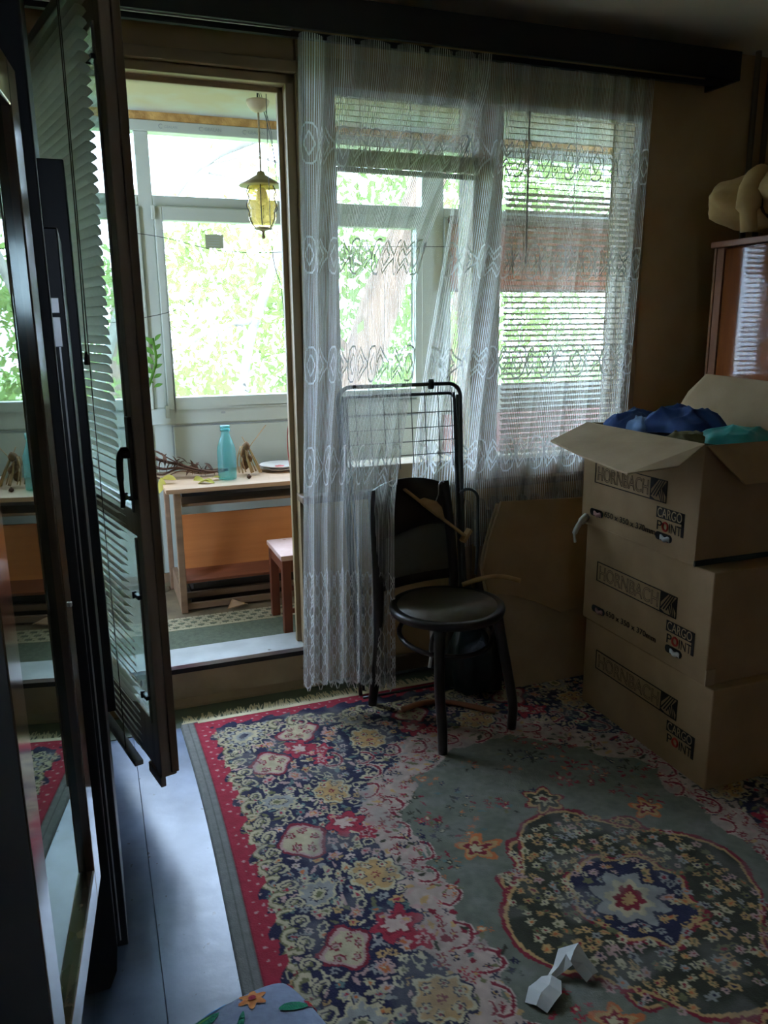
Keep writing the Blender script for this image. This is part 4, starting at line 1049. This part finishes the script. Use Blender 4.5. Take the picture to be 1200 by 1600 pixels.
# ------------------------------------------------------------------ WARDROBE + SACK + PIPES (right wall)
wd_ = thing('lacquered_wardrobe', 'glossy reddish wooden wardrobe along the right wall', 'wardrobe', (2.7, 2.0, 0))
wx, wy0, wy1, wz = 2.445, .9, 2.70, 1.735
s = MB(); s.box((wx+.02, wy0, .006), (2.96, wy1, wz-.025)); s.build('carcass', m_ward, wd_, bevel=.003)
B((wx-.012, wy0, wz-.025), (2.97, wy1+.012, wz)).build('top_board', m_wardl, wd_, bevel=.004)
B((wx-.002, wy1-.012, .006), (wx+.02, wy1, wz-.025)).build('edge_strip', m_wardl, wd_, bevel=.002)
B((wx+.001, wy1-.052, .006), (wx+.02, wy1-.014, wz-.025)).build('stile', m_wardl, wd_, bevel=.002)
B((wx+.012, wy1-.062, .05), (wx+.022, wy1-.05, wz-.03)).build('door_gap', m_black, wd_)
B((wx, 1.80, .05), (wx+.018, wy1-.062, wz-.032)).build('door', m_ward, wd_, bevel=.003)
d_ = B((wx, .92, .05), (wx+.018, 1.79, wz-.032)).build('door', m_ward, wd_, bevel=.003)
MB().lathe([(.004, 0), (.006, .012), (.014, .018), (.012, .028), (.001, .03)], (0, 0, 0), 12).build('knob', m_chrome, d_, smooth=True, local=True)
bpy.data.objects[-1] if False else None
sk_ = thing('tied_sack', 'beige tied cloth bundle on top of the wardrobe', 'sack', (2.55, 2.30, wz))
def sackshape(c, size, seed, taper=0, ax='Y'):
    rs = random.Random(seed); p1, p2 = rs.uniform(0, 6), rs.uniform(0, 6)
    n, mn = 32, 20; vs = []; fs = []
    for j in range(mn+1):
        th = PI*j/mn
        for i in range(n):
            a = 2*PI*i/n; y = math.cos(th); q = math.sin(th)**.75*(1+.06*math.sin(5*a+p1+4*y)+.04*math.sin(9*a+p2))*(1-taper*(y*.5+.5))
            vs.append((c[0]+q*math.cos(a)*size[0], c[1]+y*size[1], c[2]+q*math.sin(a)*size[2]))
    for j in range(mn):
        for i in range(n): fs.append((j*n+i, j*n+(i+1) % n, (j+1)*n+(i+1) % n, (j+1)*n+i))
    return MB().add(vs, fs)
sackshape((2.50, 2.55, 1.868), (.205, .135, .108), 2).build('sack_body', m_sack, sk_, smooth=True)
sackshape((2.50, 2.27, 1.88), (.21, .16, .125), 5).build('sack_body', m_sack, sk_, smooth=True)
MB().tube(spline([(2.42, 2.40, 1.94), (2.335, 2.40, 1.925), (2.305, 2.395, 1.84), (2.315, 2.392, 1.74)], 6), [.03]*4+[.040]*5+[.044]*5+[.030]*5, 12).build('hanging_sleeve', m_sack, sk_, smooth=True)
MB().tube([(2.50+.125*math.cos(a), 2.415, 1.87+.088*math.sin(a)) for a in [k*PI/10 for k in range(20)]], .008, 6, closed=True).build('tie_cord', M('sack_cord', rgb(92, 74, 50), rough=.9), sk_, smooth=True)
for lab, x in (('thinner heating pipe rising in the room corner', 2.705), ('second heating pipe nearest the right wall in the corner', 2.775)):
    tag(MB().tube([(x, 2.83, .0), (x, 2.83, 2.5)], .012, 10).build('heating_pipe', m_pipe, smooth=True), lab, 'pipe')

# ------------------------------------------------------------------ LEFT SIDE: GLASS CABINET AND BLACK WARDROBE
gc = thing('glass_cabinet', 'dark walnut display cabinet with a tall glass door ajar at the left', 'cabinet', (-.35, 1.3, 0))
s = MB(); s.box((-.60, .93, 0), (-.135, .95, 2.02)); s.box((-.60, .93, 2.0), (-.10, 1.60, 2.03)); s.box((-.60, .95, .37), (-.13, 1.565, .39)); s.box((-.60, .93, .0), (-.585, 1.60, 2.0))
s.build('carcass', m_cabin, gc, bevel=.002)
MB().prism([(-.60, 1.572, .0), (-.075, 1.572, .0), (-.058, 1.572, .04), (-.052, 1.572, .10), (-.052, 1.572, 2.0), (-.60, 1.572, 2.0)], (0, .024, 0)).build('side_panel', m_cabin, gc, bevel=.003)
for z in (.72, 1.12, 1.5): B((-.585, .95, z), (-.20, 1.572, z+.018)).build('shelf', m_cabin, gc)
dwr = B((-.135, .95, .03), (-.105, 1.568, .365)).build('drawer', m_cab, gc, bevel=.004)
MB().lathe([(.004, 0), (.006, .012), (.012, .016), (.010, .024), (.001, .026)], (0, 0, 0), 10).build('knob', m_chrome, dwr, smooth=True, local=True)
kn = bpy.data.objects['knob']; kn.rotation_euler = (0, PI/2, 0); kn.location = Vector((-.106, 1.25, .2))-wloc(dwr)
ang = math.radians(5.8)
P0 = Vector((-.063, 1.413, 0)); gd = Vector((math.sin(ang), math.cos(ang), 0))
gl = bpy.data.objects.new('glass_door', None); COL.objects.link(gl); gl.parent = gc; gl.location = P0-wloc(gc)
gl.rotation_euler = (0, 0, math.atan2(gd.y, gd.x)); gl['label'] = 'tall reflecting glass door in a glossy walnut frame'
# local: x along the leaf toward the window (0 = far edge), y to the left/back, z up
GLL, SW, G0, G1 = .503, .066, .40, 1.797
def gb(name, a, b, mat, bev=.003): return MB().box(a, b).build(name, mat, gl, local=True, bevel=bev)
gb('stile', (-SW, 0, G0), (0, .024, G1), m_cab); gb('stile', (-GLL, 0, G0), (-GLL+SW, .024, G1), m_cab)
gb('rail', (-GLL+SW, 0, G0), (-SW, .024, G0+.066), m_cab); gb('rail', (-GLL+SW, 0, G1-.066), (-SW, .024, G1), m_cab)
mg, t_, out_ = nt('dark_mirror_glass')
gl1 = node(t_, 'ShaderNodeBsdfGlossy'); gl1.inputs['Roughness'].default_value = .012; gl1.inputs[0].default_value = (.74, .86, .78, 1)
df1 = node(t_, 'ShaderNodeBsdfDiffuse'); df1.inputs[0].default_value = (.02, .02, .018, 1)
mx1 = node(t_, 'ShaderNodeMixShader'); fr1 = node(t_, 'ShaderNodeFresnel'); fr1.inputs[0].default_value = 2.6
t_.links.new(fr1.outputs[0], mx1.inputs[0]); t_.links.new(df1.outputs[0], mx1.inputs[1]); t_.links.new(gl1.outputs[0], mx1.inputs[2]); t_.links.new(mx1.outputs[0], out_.inputs[0])
gb('pane', (-GLL+SW-.005, .014, G0+.062), (-SW+.005, .018, G1-.062), mg, 0)
gb('lock_pin', (-.03, -.004, .955), (-.022, .0, .963), m_chrome, .001)
bf = thing('dark_cupboard', 'matt black cupboard front at the lower left, nearest the camera', 'cupboard', (-.35, .7, 0))
B((-.60, .30, 0), (-.120, .908, 2.1)).build('cupboard_body', m_blackm, bf, bevel=.002)
B((-.1195, .32, .05), (-.1145, .905, 2.05)).build('door', m_blackm, bf, bevel=.002)
bw_ = thing('black_wardrobe', 'tall black cupboard with steel handle strip between glass cabinet and balcony door', 'cupboard', (-.35, 2.0, 0))
B((-.60, 1.64, .05), (-.066, 2.28, 2.40)).build('carcass', m_black, bw_, bevel=.003)
B((-.58, 1.66, 0), (-.075, 2.26, .05)).build('plinth', m_cabin, bw_)
B((-.066, 1.96, .47), (-.010, 2.26, 1.775)).build('door', m_black, bw_, bevel=.003)
B((-.066, 1.645, .04), (-.030, 1.95, 1.60)).build('door', m_black, bw_, bevel=.003)
for x in (-.060, -.0475): B((x, 1.641, .06), (x+.0030, 1.646, 1.42)).build('edge_trim', m_chrome, bw_)
B((-.060, 1.640, 1.385), (-.040, 1.646, 1.44)).build('handle_plate', m_chrome, bw_, bevel=.001)
B((-.056, 1.640, 1.447), (-.040, 1.646, 1.475)).build('handle_plate', m_chrome, bw_, bevel=.001)

# ------------------------------------------------------------------ RUG
RX, RY, RW, RL = .205, 2.70, 1.92, 2.62
rg = thing('persian_rug', 'worn red and navy floral rug with cream fringe across the floor', 'rug', (RX+RW/2, RY-RL/2, .004))
RES = .0037
nx, ny = int(RW/RES)+1, int(RL/RES)+1
gx = np.linspace(0, RW, nx); gy = np.linspace(0, RL, ny)
U_, V_ = np.meshgrid(gx, gy)          # U across from the left edge, V from the far edge
img = np.zeros((ny, nx, 3), np.float32)
rr_ = np.random.default_rng(12)
RED, CRIM, NAVY, CREAM, GREY = rgb(164, 44, 62), rgb(132, 34, 50), rgb(38, 38, 66), rgb(190, 176, 142), rgb(150, 148, 142)
TAN, PINK, OLIVE, FIELD, ORNG, BLUSH, DOLI, TEALG = rgb(188, 150, 98), rgb(186, 150, 142), rgb(112, 108, 74), rgb(112, 114, 100), rgb(196, 110, 62), rgb(196, 172, 158), rgb(58, 58, 44), rgb(96, 116, 112)
SELV = rgb(128, 128, 122)
def noise2(sc, seed):
    r_ = np.random.default_rng(seed); g = r_.random((int(RL/sc)+3, int(RW/sc)+3))
    x = U_/sc; y = V_/sc; xi = x.astype(int); yi = y.astype(int); fx = x-xi; fy = y-yi
    fx = fx*fx*(3-2*fx); fy = fy*fy*(3-2*fy)
    return (g[yi, xi]*(1-fx)+g[yi, xi+1]*fx)*(1-fy)+(g[yi+1, xi]*(1-fx)+g[yi+1, xi+1]*fx)*fy
Um = np.minimum(U_, RW-U_); Vm = np.minimum(V_, RL-V_)
nzA = noise2(.06, 1); nzB = noise2(.025, 2); nzC = noise2(.012, 3)
edge = np.minimum(Um, Vm)
scal = .045*np.abs(np.sin(V_*PI/.21))+.02*nzA
D = np.minimum(np.minimum(Um-.40, Vm-.34), (Um+Vm-1.12)*.7)       # <0 inside the border field
inb = D < scal-.03
tra = (D >= scal-.03) & (D < scal+.10)
img[:] = FIELD
img *= (.92+.16*nzA)[..., None]
img[tra] = tuple(x*.82 for x in BLUSH)
img[inb] = NAVY
def win(cx, cy, R):
    i0, i1 = max(0, int((cy-R)/RES)), min(ny, int((cy+R)/RES)+2); j0, j1 = max(0, int((cx-R)/RES)), min(nx, int((cx+R)/RES)+2)
    return (slice(i0, i1), slice(j0, j1)) if i1 > i0 and j1 > j0 else None
def flower(cx, cy, R, n, cols, a=.22, ph=0, asp=1.0, rot=0):
    w_ = win(cx, cy, R*1.15*max(1, asp))
    if w_ is None: return
    x, y = U_[w_]-cx, V_[w_]-cy
    x, y = x*math.cos(rot)+y*math.sin(rot), (-x*math.sin(rot)+y*math.cos(rot))/asp
    d = np.hypot(x, y)/(R*(1-a+a*np.cos(n*np.arctan2(y, x)+ph)))
    sub = img[w_]
    for lim, c in cols: sub[d < lim] = c
def scroll(cx, cy, R, w0, a0, a1, col, out=NAVY, spin=.0):
    w_ = win(cx, cy, R*1.5)
    if w_ is None: return
    x, y = U_[w_]-cx, V_[w_]-cy
    th = (np.arctan2(y, x)-a0) % (2*PI); span = a1-a0
    rad = R*(1-spin*th/(2*PI)); d = np.abs(np.hypot(x, y)-rad); ok = th < span
    sub = img[w_]; sub[ok & (d < w0*1.9)] = out; sub[ok & (d < w0)] = col
def leaf(cx, cy, L, wd, rot, col, out=None):
    w_ = win(cx, cy, L)
    if w_ is None: return
    x, y = U_[w_]-cx, V_[w_]-cy
    x, y = x*math.cos(rot)+y*math.sin(rot), -x*math.sin(rot)+y*math.cos(rot)
    t = np.clip(1-(x/(L/2))**2, 0, 1); sub = img[w_]
    if out is not None: sub[(np.abs(y) < wd*t+.004*(t > 0)) & (t > 0)] = out
    sub[np.abs(y) < wd*t*.999-1e-9] = col
def star(cx, cy, R, col, cc=None, rot=0):
    flower(cx, cy, R, 5, [(1, col)]+([(.3, cc)] if cc else []), .42, rot)
# dense filling of the navy border: jittered rosettes and leaves mirrored along the repeat
def inborder(x, y):
    um, vm = min(x, RW-x), min(y, RL-y)
    return min(um-.40, vm-.34, (um+vm-1.12)*.7)
PER = .42
pal = [CREAM, GREY, BLUSH, TAN, GREY, CREAM, PINK, TEALG]
step = .030
for iy in range(int(RL/step)):
    for ix in range(int(RW/step)):
        x = (ix+.5)*step+rr_.uniform(-.009, .009); y = (iy+.5)*step+rr_.uniform(-.009, .009)
        d = inborder(x, y); e = min(x, RW-x, y, RL-y)
        if e < .10: continue
        if d < .02:
            k = rr_.random()
            if k < .50:
                c = pal[rr_.integers(len(pal))]; c2 = [RED, NAVY, ORNG, OLIVE][rr_.integers(4)]
                flower(x, y, rr_.uniform(.012, .0175), int(rr_.integers(5, 8)), [(1, c), (.40, c2)], .2, rr_.uniform(0, 6))
            elif k < .86:
                leaf(x, y, rr_.uniform(.025, .04), .006, rr_.uniform(0, 3.1), [CREAM, OLIVE, GREY, TEALG, CREAM, PINK][rr_.integers(6)])
            else: scroll(x, y, .013, .0026, rr_.uniform(0, 6), rr_.uniform(9, 11), CREAM, NAVY, .2)
        elif d < .13:
            k = rr_.random()
            if k < .44: star(x, y, rr_.uniform(.010, .017), [CRIM, RED, CRIM, NAVY][rr_.integers(4)], TAN, rr_.uniform(0, 6))
            elif k < .84: leaf(x, y, rr_.uniform(.02, .04), .0065, rr_.uniform(0, 3.1), [OLIVE, CRIM, DOLI, TAN, PINK][rr_.integers(5)])
            elif k < .95: scroll(x, y, .014, .0025, rr_.uniform(0, 6), rr_.uniform(8, 10), CRIM, BLUSH, .25)
# big ornaments along left/right border and along far/near border
def along(fn):
    for q in range(-1, int(RL/PER)+2):
        y0_ = .17+q*PER
        for side in (0, 1):
            X = lambda a: a if side == 0 else RW-a
            fn(X, lambda b: y0_+b, 1 if side == 0 else -1, False)
    for q in range(-1, int(RW/PER)+2):
        x0_ = .17+q*PER
        for side in (0, 1):
            X = lambda a: a if side == 0 else RL-a
            fn(X, lambda b: x0_+b, 1, True)
def P2(X, Y, a, b, sw): return (Y(b), X(a)) if sw else (X(a), Y(b))
def okb(cx, cy, sw):
    um, vm = min(cx, RW-cx), min(cy, RL-cy)
    return (vm <= um) if sw else (um < vm)
def orn(X, Y, sg, sw):
    def F(a, b, fnc, *ar, **kw):
        cx, cy = P2(X, Y, a, b, sw)
        if okb(cx, cy, sw): fnc(cx, cy, *ar, **kw)
    k = .86 if sw else 1.0
    # tan scalloped medallions near the inner edge
    F(.385*k, .0, flower, .078, 9, [(1, NAVY), (.92, CREAM), (.80, TAN)], .09)
    for j in range(6):
        F((.385+.042*math.cos(j*1.05))*k, .042*math.sin(j*1.05), flower, .016, 6, [(1, NAVY), (.78, CREAM), (.36, CRIM)], .2, j)
    F(.385*k, 0, flower, .014, 6, [(1, CRIM), (.5, TAN)], .25)
    # red-ringed quatrefoils
    F(.245*k, .21, flower, .085, 4, [(1, NAVY), (.93, CRIM), (.80, PINK), (.70, CREAM)], .12, .78)
    for j in range(5): F((.245+.035*math.cos(j*1.257))*k, .21+.035*math.sin(j*1.257), flower, .016, 6, [(1, CRIM), (.62, PINK), (.3, OLIVE)], .2, j)
    # red palmettes along the inner edge
    F(.375*k, .185, flower, .056, 6, [(1, NAVY), (.93, RED), (.55, CRIM), (.42, BLUSH)], .2, .5, 1.25)
    F(.41*k, .245, flower, .038, 5, [(1, RED), (.5, PINK), (.3, CRIM)], .25)
    for j in range(4): F((.36+.03*j)*k, .15+.03*j, flower, .013, 5, [(1, PINK), (.5, TAN)], .25, j)
    # grey rosettes in a circle
    F(.215*k, .0, flower, .062, 10, [(1, NAVY), (.95, CREAM), (.8, GREY), (.45, NAVY), (.38, CREAM), (.2, OLIVE)], .10)
    for j in range(7): F((.215+.075*math.cos(j*.9))*k, .075*math.sin(j*.9), flower, .017, 6, [(1, CREAM), (.55, GREY), (.3, RED)], .2, j)
    for b in (-.115, .105): F(.30*k, b, flower, .026, 6, [(1, NAVY), (.9, PINK), (.5, ORNG), (.25, CREAM)], .2, b)
    # scroll work next to the red guard stripe
    for j in range(6):
        b = -.21+.07*j
        F(.128, b, scroll, .026, .0055, .2 if not sw else 1.6, 5.4, CREAM, OLIVE, .15)
        F(.118, b+.035, flower, .011, 5, [(1, CREAM), (.45, CRIM)], .2)
        F(.155, b+.02, scroll, .019, .004, 2.5, 8.0, CREAM, NAVY, .2)
    # crimson scrolls on the pale transition
    for j in range(4): F((.50+.03*(j % 2))*k, -.15+.10*j, scroll, .038, .0045, -1.4, 2.4, CRIM, BLUSH, .3)
along(orn)
# corner rosettes, large
for cx in (.20, RW-.20):
    for cy in (.17, RL-.17):
        flower(cx, cy, .10, 12, [(1, CREAM), (.93, NAVY), (.80, GREY), (.62, NAVY), (.56, CREAM), (.34, GREY), (.2, NAVY)], .10)
        for j in range(12): flower(cx+.073*math.cos(j*.5236), cy+.073*math.sin(j*.5236), .015, 6, [(1, CREAM), (.4, OLIVE)], .22, j)
# sprigs scattered over the grey field
for q in range(240):
    x, y = rr_.uniform(.45, RW-.45), rr_.uniform(.40, RL-.4)
    d = inborder(x, y)
    if d < .13 or (abs(x-RW/2)/.40)**2+(abs(y-1.31)/.42)**2 < 1: continue
    c = [CRIM, CRIM, RED, NAVY, DOLI, ORNG][rr_.integers(6)]
    n = int(rr_.integers(3, 8)); th0 = rr_.uniform(0, 6)
    for j in range(n):
        a = th0+j*2*PI/n; R_ = rr_.uniform(.018, .045)
        if rr_.random() < .55: star(x+R_*math.cos(a), y+R_*math.sin(a), rr_.uniform(.008, .014), c, TAN if rr_.random() < .5 else None, a)
        else: leaf(x+R_*math.cos(a), y+R_*math.sin(a), .028, .0045, a, [OLIVE, DOLI, CRIM, TEALG][rr_.integers(4)])
    if rr_.random() < .5: flower(x, y, .012, 6, [(1, c), (.5, CREAM)], .2)
# central medallion
mx_, my_ = RW/2, 1.31
flower(mx_, my_, .325, 14, [(1, CRIM), (.97, TAN), (.945, DOLI)], .05, 0, 1.15); flower(mx_, my_, .36, 4, [(1, CRIM), (.97, TAN), (.945, DOLI)], .10, .4, 1.1)
flower(mx_, my_, .335, 8, [(.5, CRIM), (.47, TAN), (.44, NAVY)], .06, .3, 1.1)
for iy in range(-13, 14):
    for ix in range(-12, 13):
        x = mx_+ix*.029+rr_.uniform(-.007, .007); y = my_+iy*.029+rr_.uniform(-.007, .007)
        rr0 = math.hypot(x-mx_, (y-my_)/1.12)
        if rr0 > .31 or rr_.random() < .10: continue
        c = [CREAM, CREAM, TAN, OLIVE, GREY, TAN, PINK][rr_.integers(7)]
        flower(x, y, rr_.uniform(.011, .016), int(rr_.integers(5, 8)), [(1, c), (.4, [NAVY, CRIM, OLIVE, ORNG][rr_.integers(4)])], .2, rr_.uniform(0, 6))
flower(mx_, my_, .11, 8, [(1, NAVY), (.9, GREY), (.6, CREAM), (.4, CRIM), (.2, TAN)], .14)
for s_ in (-1, 1):
    flower(mx_, my_+s_*.44, .075, 6, [(1, CRIM), (.88, TAN), (.7, DOLI), (.4, CREAM), (.2, CRIM)], .2)
    for t__ in (-1, 1): flower(mx_+s_*.27, my_+t__*.30, .06, 5, [(1, ORNG), (.8, TAN), (.55, CRIM), (.3, CREAM)], .25)
# wear, guard stripe and selvage
img *= (.86+.26*nzB)[..., None]
mixw = np.clip((nzA-.55)*1.2, 0, .35)[..., None]
img[:] = img*(1-mixw)+np.array(GREY, np.float32)*.75*mixw
wx_ = ((noise2(.11, 21)-.5)*.030+(noise2(.035, 22)-.5)*.012)/RES; wy_ = ((noise2(.11, 23)-.5)*.030+(noise2(.035, 24)-.5)*.012)/RES
jj, ii = np.meshgrid(np.arange(nx), np.arange(ny))
img = img[np.clip(ii+wy_, 0, ny-1).astype(int), np.clip(jj+wx_, 0, nx-1).astype(int)]
edge = np.minimum(Um, Vm+.04)
g1 = (edge < .112) & (edge >= .045)
gu = edge+.012*np.sin((U_+V_)*PI/.035)+.010*np.sin((V_-U_)*PI/.07)
img[g1 & (gu < .098)] = np.array(RED, np.float32)
dots = g1 & (edge > .06) & (edge < .095) & (np.sin(U_*PI/.02)*np.sin(V_*PI/.02)+.5*nzC > 1.12); img[dots] = np.array(PINK, np.float32)
img[Um < .048] = np.array(SELV, np.float32)
ln_ = (Um < .048) & (np.abs(Um-.026) < .0035); img[ln_] *= .62
img[(Um < .05) & (Um > .044)] *= .7
img *= (.88+.24*nzC)[..., None]
zz = .009+.0012*nzC+.004*np.clip(noise2(.3, 9)-.4, 0, 1)*(Um < .06)
zz = zz+.0; zz[(edge < .003)] = .0005
Xw = RX+U_+(.010*np.sin(V_*3.0)-.006)*(1-np.clip(U_/.6, 0, 1)); Yw = RY-V_+.008*np.sin(U_*4)
co = np.stack([Xw-rg.location.x, Yw-rg.location.y, zz-.004+.004], -1).reshape(-1, 3)
idx = np.arange(nx*ny).reshape(ny, nx)
q4 = np.stack([idx[:-1, :-1], idx[1:, :-1], idx[1:, 1:], idx[:-1, 1:]], -1).reshape(-1, 4)
me = bpy.data.meshes.new('rug_pile'); me.vertices.add(len(co)); me.vertices.foreach_set('co', co.ravel().astype(np.float32))
me.loops.add(q4.size); me.loops.foreach_set('vertex_index', q4.ravel().astype(np.int32)); me.polygons.add(len(q4))
me.polygons.foreach_set('loop_start', np.arange(len(q4), dtype=np.int32)*4); me.update(calc_edges=True)
ca = me.color_attributes.new('weave', 'FLOAT_COLOR', 'POINT')
c4 = np.ones((nx*ny, 4), np.float32); c4[:, :3] = np.clip(img.reshape(-1, 3), 0, 1); ca.data.foreach_set('color', c4.ravel())
mr, t_, out_ = nt('rug_pile'); pp = node(t_, 'ShaderNodeBsdfPrincipled'); pp.inputs['Roughness'].default_value = .95; pp.inputs['Specular IOR Level'].default_value = .15
pp.inputs['Sheen Weight'].default_value = .1
at = node(t_, 'ShaderNodeVertexColor'); at.layer_name = 'weave'; t_.links.new(at.outputs[0], pp.inputs['Base Color'])
tc = node(t_, 'ShaderNodeTexCoord'); nzn = node(t_, 'ShaderNodeTexNoise'); nzn.inputs['Scale'].default_value = 260; t_.links.new(tc.outputs['Object'], nzn.inputs['Vector'])
bp = node(t_, 'ShaderNodeBump'); bp.inputs['Strength'].default_value = .5; bp.inputs['Distance'].default_value = .004
t_.links.new(nzn.outputs['Fac'], bp.inputs['Height']); t_.links.new(bp.outputs[0], pp.inputs['Normal']); t_.links.new(pp.outputs[0], out_.inputs[0])
me.materials.append(mr); o = bpy.data.objects.new('rug_pile', me); COL.objects.link(o); o.parent = rg
s = MB(); random.seed(5)
s.box((RX, RY-.008, .004), (RX+RW, RY+.012, .0145))
x = RX
while x < RX+RW:
    L = random.uniform(.05, .08); dx = random.uniform(-.02, .025); y = RY+.008*math.sin((x-RX)*4)
    s.add([(x, y, .0085), (x+.0055, y, .0085), (x+.0045+dx, y+L, .007), (x+dx, y+L*.97, .007)], [(0, 1, 2, 3)]); x += .0042
o = s.build('fringe', m_fringe, rg, fix=False); o['kind'] = 'stuff'
# paper scrap on the rug
ps = MB()
path = [(0.766, 1.183), (0.788, 1.199), (0.812, 1.207), (0.831, 1.228), (0.837, 1.239), (0.859, 1.245), (0.887, 1.258), (0.905, 1.253), (0.911, 1.229), (0.92, 1.203)]
hts = [.016, .022, .030, .022, .018, .022, .040, .046, .034, .018]; wid = [.040, .050, .046, .034, .012, .020, .040, .048, .036, .034]
vs = []
for i, (x, y) in enumerate(path):
    a = path[max(0, i-1)]; b = path[min(len(path)-1, i+1)]; dx, dy = b[0]-a[0], b[1]-a[1]; L = math.hypot(dx, dy)
    for sg in (-1, 0, 1): vs.append((x-sg*dy/L*wid[i]/1.6, y+sg*dx/L*wid[i]/1.6, hts[i]+(.006 if sg == 0 else 0)+.004*(i % 2)))
ps.add(vs, [(3*i+k, 3*i+k+1, 3*i+4+k, 3*i+3+k) for i in range(len(path)-1) for k in range(2)])
tag(ps.build('torn_paper', m_white, thick=.0008, fix=False), 'torn strip of white paper lying on the rug', 'paper')
# cushion
cz = thing('embroidered_cushion', 'pale blue-grey cushion with embroidered flowers at the bottom edge', 'cushion', (.19, 1.20, .01))
ca_ = .30
def cushpt(a, b, top=True):
    # superellipse pillow, local axes rotated
    x, y = (a*2-1), (b*2-1)
    h = (max(0, 1-abs(x)**3.2)*max(0, 1-abs(y)**3.2))**.5
    # map square to rounded square
    k = 1-.10*(abs(x)*abs(y))**2
    lx, ly = x*.155*k, y*.17*k
    return Vector((.185+lx*math.cos(ca_)-ly*math.sin(ca_), 1.195+lx*math.sin(ca_)+ly*math.cos(ca_), .066+(.052 if top else -.05)*h))
mb = MB().grid(lambda a, b: cushpt(a, b), 26, 26); mb.grid(lambda a, b: cushpt(a, b, False), 26, 26)
mb.build('cushion_cover', m_cush, cz, smooth=True)
m_eg = M('thread_green', rgb(24, 150, 104), rgb(20, 112, 88), rough=.8, scale=90, bump=.4); m_eb = M('thread_blue', rgb(64, 140, 206), rough=.8); m_eo = M('thread_orange', rgb(230, 150, 74), rgb(206, 112, 50), rough=.8, scale=70); m_er = M('thread_red', rgb(176, 30, 50), rough=.8); m_el = M('thread_lime', rgb(120, 190, 90), rough=.8)
def emb(name, pts, mat, dz=.0015):
    # pts in cushion (a,b) coordinates: filled fan laid on the cover
    c = (sum(p[0] for p in pts)/len(pts), sum(p[1] for p in pts)/len(pts))
    vs = [cushpt(*c)+Vector((0, 0, dz+.001))]; n = len(pts)
    for ring in (.55, 1.0):
        for p in pts: vs.append(cushpt(c[0]+(p[0]-c[0])*ring, c[1]+(p[1]-c[1])*ring)+Vector((0, 0, dz)))
    fs = [(0, 1+i, 1+(i+1) % n) for i in range(n)]+[(1+i, 1+n+i, 1+n+(i+1) % n, 1+(i+1) % n) for i in range(n)]
    return MB().add(vs, fs).build(name, mat, cz, fix=False)
def lf(a, b, L, wd, rot, mat, name='leaf_motif'):
    pts = []
    for i in range(12):
        t = i/12*2*PI; x = L*math.cos(t); y = wd*math.sin(t)*(1 if abs(math.cos(t)) < .8 else .75)
        pts.append((a+x*math.cos(rot)-y*math.sin(rot), b+x*math.sin(rot)+y*math.cos(rot)))
    return emb(name, pts, mat, .002)
def fw_(a, b, R, n, mat, c2):
    pts = [(a+R*(.78+.22*math.cos(n*t))*math.cos(t), b+R*(.78+.22*math.cos(n*t))*math.sin(t)) for t in [2*PI*i/40 for i in range(40)]]
    emb('flower_motif', pts, mat, .002)
    emb('flower_heart', [(a+R*.25*math.cos(t), b+R*.25*math.sin(t)) for t in [2*PI*i/10 for i in range(10)]], c2, .004)
lf(.26, .88, .19, .06, .10, m_eg); lf(.07, .80, .13, .05, .45, m_eg); lf(.44, .965, .09, .022, -.05, m_eb); lf(.27, .90, .13, .016, .10, m_el, 'vein_motif')
fw_(.66, .86, .10, 6, m_eo, m_er); lf(.84, .66, .10, .035, -.2, m_eg); fw_(.97, .66, .045, 5, m_er, m_eo); lf(.30, .74, .10, .04, .2, m_eb); lf(.5, .72, .1, .02, .9, m_eg)
